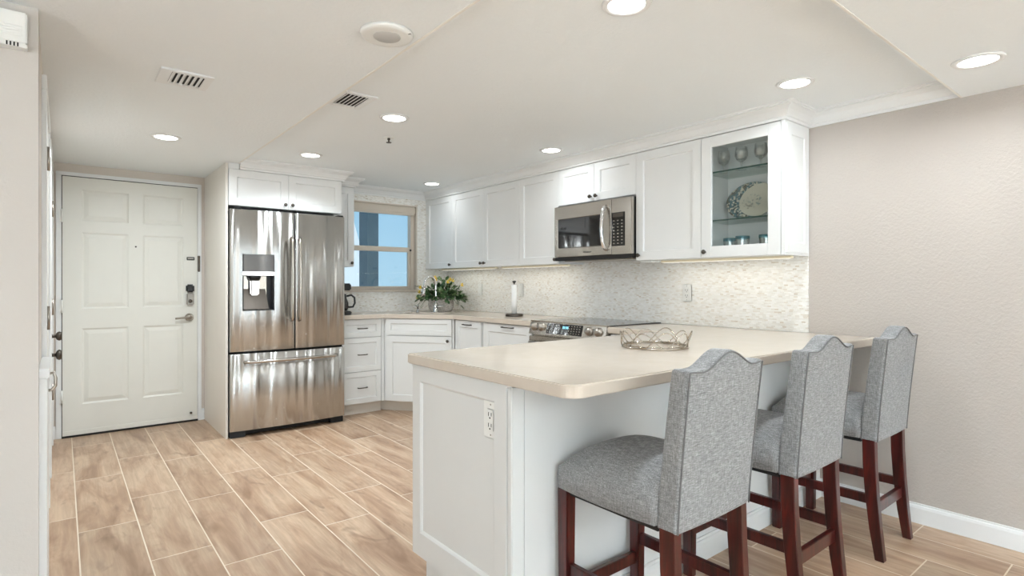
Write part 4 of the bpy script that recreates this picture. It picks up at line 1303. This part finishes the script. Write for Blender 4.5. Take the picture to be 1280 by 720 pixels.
def make_stool(label):
    t = thing('bar_stool', label, 'stool', (0, 0, 0), 0, 'counter stools at the peninsula')
    # seat
    b = nb()
    n = 18
    x0, x1, y0, y1 = -0.212, 0.212, -0.175, 0.232
    zb, ze, zt = 0.518, 0.592, 0.672
    def sup(s): return (1-abs(s)**3.2)
    top = [[None]*(n+1) for _ in range(n+1)]
    for i in range(n+1):
        for j in range(n+1):
            u, v = -1+2*i/n, -1+2*j/n
            hgt = (sup(u)**0.75) * ((1-max(0, v)**3.2)**0.7)
            # ease towards the corners so the plan is rounded
            k = 1 - 0.05*(u*u)*(v*v)
            top[i][j] = b.verts.new(((x0+x1)/2+(x1-x0)/2*u*k, (y0+y1)/2+(y1-y0)/2*v*k, ze+(zt-ze)*hgt))
    for i in range(n):
        for j in range(n):
            b.faces.new((top[i][j], top[i+1][j], top[i+1][j+1], top[i][j+1])).smooth = True
    ring = [top[i][0] for i in range(n)] + [top[n][j] for j in range(n)] + [top[i][n] for i in range(n, 0, -1)] + [top[0][j] for j in range(n, 0, -1)]
    mid = [b.verts.new((v.co.x*1.012, (v.co.y-0.03)*1.012+0.03, (zb+ze)/2+0.008)) for v in ring]
    low = [b.verts.new((v.co.x, v.co.y, zb)) for v in ring]
    m = len(ring)
    for A, B in ((ring, mid), (mid, low)):
        for i in range(m):
            b.faces.new((A[(i+1) % m], A[i], B[i], B[(i+1) % m])).smooth = True
    b.faces.new(low)
    bmesh.ops.recalc_face_normals(b, faces=b.faces[:])
    obj('seat', b, M['fabric'], t)
    # back
    hw0, hw1 = 0.192, 0.197
    def topz(u):
        a = abs(u)
        if a < 0.72: return 0.960 + 0.046*(0.5+0.5*math.cos(PI*a/0.72))
        return 0.960 + 0.004*((a-0.72)/0.28)
    def rear(f): return -0.230 - 0.042*f**1.2
    def thick(f): return 0.068 - 0.012*f
    b = nb()
    nu, nv = 26, 14
    Fv, Rv = {}, {}
    for i in range(nu+1):
        u = -1+2*i/nu
        zt_ = topz(u); zb_ = 0.508
        for j in range(nv+1):
            f = j/nv; z = zb_+(zt_-zb_)*f; hw = hw0+(hw1-hw0)*f
            Rv[i, j] = b.verts.new((u*hw, rear(f)-0.006*(1-u*u), z)); Fv[i, j] = b.verts.new((u*hw, rear(f)+thick(f)+0.010*(1-u*u)*(1-(2*f-1)**2), z))
    for i in range(nu):
        for j in range(nv):
            b.faces.new((Rv[i, j], Rv[i+1, j], Rv[i+1, j+1], Rv[i, j+1])).smooth = True
            b.faces.new((Fv[i+1, j], Fv[i, j], Fv[i, j+1], Fv[i+1, j+1])).smooth = True
        b.faces.new((Rv[i+1, 0], Rv[i, 0], Fv[i, 0], Fv[i+1, 0])); b.faces.new((Rv[i, nv], Rv[i+1, nv], Fv[i+1, nv], Fv[i, nv]))
    for j in range(nv):
        b.faces.new((Rv[0, j], Rv[0, j+1], Fv[0, j+1], Fv[0, j])); b.faces.new((Rv[nu, j+1], Rv[nu, j], Fv[nu, j], Fv[nu, j+1]))
    bmesh.ops.recalc_face_normals(b, faces=b.faces[:])
    back = obj('backrest', b, M['fabric'], t, bevel=0.010)
    # piping round the rear face
    pts = []
    ins = 0.006
    for j in range(0, 15):
        f = j/14*0.985; pts.append((-(hw0+(hw1-hw0)*f)+ins, rear(f)-0.0015, 0.511+(topz(-1)-0.511)*f))
    for i in range(1, 27):
        u = -1+2*i/27; pts.append((u*(hw1-ins), rear(0.985)-0.0015-0.006*(1-u*u), topz(u)-ins))
    for j in range(14, -1, -1):
        f = j/14*0.985; pts.append(((hw0+(hw1-hw0)*f)-ins, rear(f)-0.0015, 0.511+(topz(1)-0.511)*f))
    b = nb(); tube(b, pts, 0.0026, 6); obj('piping', b, M['piping'], back)
    # legs
    for s in (-1, 1):
        b = nb(); xo = s*0.183; xw = 0.021
        q = lambda y0_, y1_, z, ww: [(xo-ww, y0_, z), (xo+ww, y0_, z), (xo+ww, y1_, z), (xo-ww, y1_, z)]
        hexa(b, q(0.182, 0.222, 0.0, 0.017), q(0.178, 0.224, 0.519, xw), 0.003)
        bmesh.ops.recalc_face_normals(b, faces=b.faces[:]); obj('leg', b, M['wood'], t)
        b = nb(); xo = s*0.174
        secs = [(0.0, -0.257, -0.222), (0.13, -0.244, -0.200), (0.27, -0.232, -0.184), (0.40, -0.225, -0.175), (0.525, -0.222, -0.172)]
        rows = [[b.verts.new(p) for p in q(a, c, z, 0.017)] for z, a, c in secs]
        for A, B in zip(rows[:-1], rows[1:]):
            for i in range(4): b.faces.new((A[i], A[(i+1) % 4], B[(i+1) % 4], B[i]))
        b.faces.new(rows[0][::-1]); b.faces.new(rows[-1])
        bmesh.ops.recalc_face_normals(b, faces=b.faces[:]); obj('leg', b, M['wood'], t, bevel=0.003)
        b = nb(); rail(b, (s*0.181, 0.19, 0.255), (s*0.176, -0.205, 0.255), 0.02, 0.040); obj('stretcher', b, M['wood'], t)
    b = nb(); rail(b, (-0.17, 0.203, 0.182), (0.17, 0.203, 0.182), 0.02, 0.042); obj('stretcher', b, M['wood'], t)
    b = nb(); rail(b, (-0.165, -0.210, 0.212), (0.165, -0.210, 0.212), 0.02, 0.050); obj('stretcher', b, M['wood'], t)
    b = nb(); box(b, -0.19, 0.19, -0.17, 0.215, 0.500, 0.5185, 0.003); obj('seat_frame', b, M['dark'], t)
    return t

s1 = make_stool('grey linen counter stool by the rounded end of the peninsula, nearest the camera')
s1.location = (1.487, 1.132, 0)
dup(s1, (2.190, 1.132, 0), 0, 'grey linen counter stool in the middle of the three')
dup(s1, (2.925, 1.125, 0), 0, 'grey linen counter stool closest to the beige wall')

# ------------------------------------------------------------------ ceiling fittings
def downlight(x, y, z, label, k=1.0, spread=135):
    t = thing('ceiling_light', label, 'ceiling light', (x, y, z), 0, 'recessed ceiling lights')
    b = nb(); lathe(b, [(0.062, -0.001), (0.066, -0.007), (0.082, -0.006), (0.086, 0.0), (0.062, 0.0), (0.062, -0.001)], 40); obj('trim_ring', b, M['trim'], t)
    b = nb(); lathe(b, [(0.0, -0.004), (0.063, -0.004), (0.063, -0.001), (0.0, -0.001)], 32); obj('lens', b, M['lens'], t)
    area_light('lamp_glow', (0, 0, -0.009), (0, 0, 0), 0.11, 0.11, LAMP_POWER*k, (0.86, 0.94, 1.0), 'DISK', t, spread=math.radians(spread))
downlight(0.517, 4.16, ZF, 'recessed light in the entry ceiling before the door', 2.4, 170)
downlight(1.46, 4.235, ZC, 'recessed light in front of the cabinet above the refrigerator', 1.1)
downlight(1.514, 2.98, ZC, 'recessed light beside the ceiling vent and sprinkler in the kitchen', 1.5)
downlight(2.767, 2.988, ZC, 'recessed light by the crown above the microwave', 0.3, 160)
downlight(2.794, 4.71, ZC, 'recessed light in the corner near the window', 0.13, 160)
downlight(1.528, 1.266, ZC, 'recessed light cut by the top edge over the peninsula')
downlight(2.761, 1.251, ZC, 'recessed light before the glass cabinet', 0.6, 165)
downlight(2.83, 0.572, ZL, 'recessed light in the dropped ceiling near the right wall', 0.6, 165)

def grille(x0, x1, y0, y1, z, label, nsl, ox0, ox1, oy0, oy1):
    cx, cy = (x0+x1)/2, (y0+y1)/2
    t = thing('ceiling_vent', label, 'vent', (cx, cy, z))
    X0, X1, Y0, Y1 = x0-cx, x1-cx, y0-cy, y1-cy
    a0, a1, c0, c1 = ox0-cx, ox1-cx, oy0-cy, oy1-cy
    b = nb()
    box(b, X0, a0, Y0, Y1, -0.008, 0, 0.002); box(b, a1, X1, Y0, Y1, -0.008, 0, 0.002)
    box(b, a0, a1, Y0, c0, -0.008, 0, 0.002); box(b, a0, a1, c1, Y1, -0.008, 0, 0.002)
    obj('frame', b, M['trim'], t)
    b = nb(); box(b, a0, a1, c0, c1, -0.0018, -0.0006); obj('dark_duct', b, M['gap'], t)
    for k in range(nsl):
        x = a0+(a1-a0)*(k+0.5)/nsl
        b = nb(); hexa(b, [(x-0.011, c0, -0.009), (x-0.006, c0, -0.009), (x-0.006, c1, -0.009), (x-0.011, c1, -0.009)], [(x-0.002, c0, -0.002), (x+0.005, c0, -0.002), (x+0.005, c1, -0.002), (x-0.002, c1, -0.002)])
        obj('slat', b, M['trim'], t)
grille(0.333, 0.541, 2.82, 3.035, ZF, 'square white vent with slats in the entry ceiling', 6, 0.378, 0.508, 2.85, 3.005)
grille(1.10, 1.285, 2.705, 2.955, ZC, 'white slatted vent at the edge of the raised kitchen ceiling', 6, 1.125, 1.250, 2.735, 2.925)

t = thing('ceiling_speaker', 'round white speaker in the entry ceiling', 'speaker', (0.948, 1.925, ZF))
b = nb(); lathe(b, [(0.050, -0.014), (0.080, -0.016), (0.094, -0.012), (0.098, 0.0), (0.0, 0.0)], 48)
obj('housing', b, M['plate'], t)
def mat_mesh():
    n = NT('speaker_mesh')
    s = n.sep(n.objc())
    gx = n.math('FRACT', n.math('MULTIPLY', s[0], 220.0)); gy = n.math('FRACT', n.math('MULTIPLY', s[1], 220.0))
    d = n.math('LESS_THAN', n.math('ADD', n.math('POWER', n.math('SUBTRACT', gx, 0.5), 2.0), n.math('POWER', n.math('SUBTRACT', gy, 0.5), 2.0)), 0.09)
    return n.pbr(n.mix(d, lin(214, 213, 210), lin(160, 160, 158)), 0.5)
b = nb(); lathe(b, [(0.0, -0.0155), (0.049, -0.0155), (0.051, -0.0135), (0.0, -0.013)], 40); obj('mesh', b, mat_mesh(), t)
b = nb(); box(b, -0.018, 0.018, 0.0, 0.003, -0.0142, -0.0128); 
bmesh.ops.transform(b, matrix=Matrix.Translation((0.045, -0.066, 0)) @ Matrix.Rotation(math.radians(-52), 4, 'Z'), verts=b.verts[:])
obj('badge', b, M['pewter'], t)

t = thing('sprinkler', 'small fire sprinkler head in the kitchen ceiling', 'sprinkler', (1.692, 3.41, ZC))
b = nb(); lathe(b, [(0.0, -0.003), (0.012, -0.005), (0.034, -0.003), (0.036, 0.0), (0.0, 0.0)], 24); obj('escutcheon', b, M['plate'], t)
b = nb(); lathe(b, [(0.0, -0.032), (0.005, -0.032), (0.005, -0.018), (0.009, -0.016), (0.009, -0.004), (0.0, -0.003)], 14); obj('body', b, M['pewter'], t)
b = nb(); lathe(b, [(0.0, -0.036), (0.018, -0.035), (0.018, -0.032), (0.0, -0.032)], 12); obj('deflector', b, M['pewter'], t)
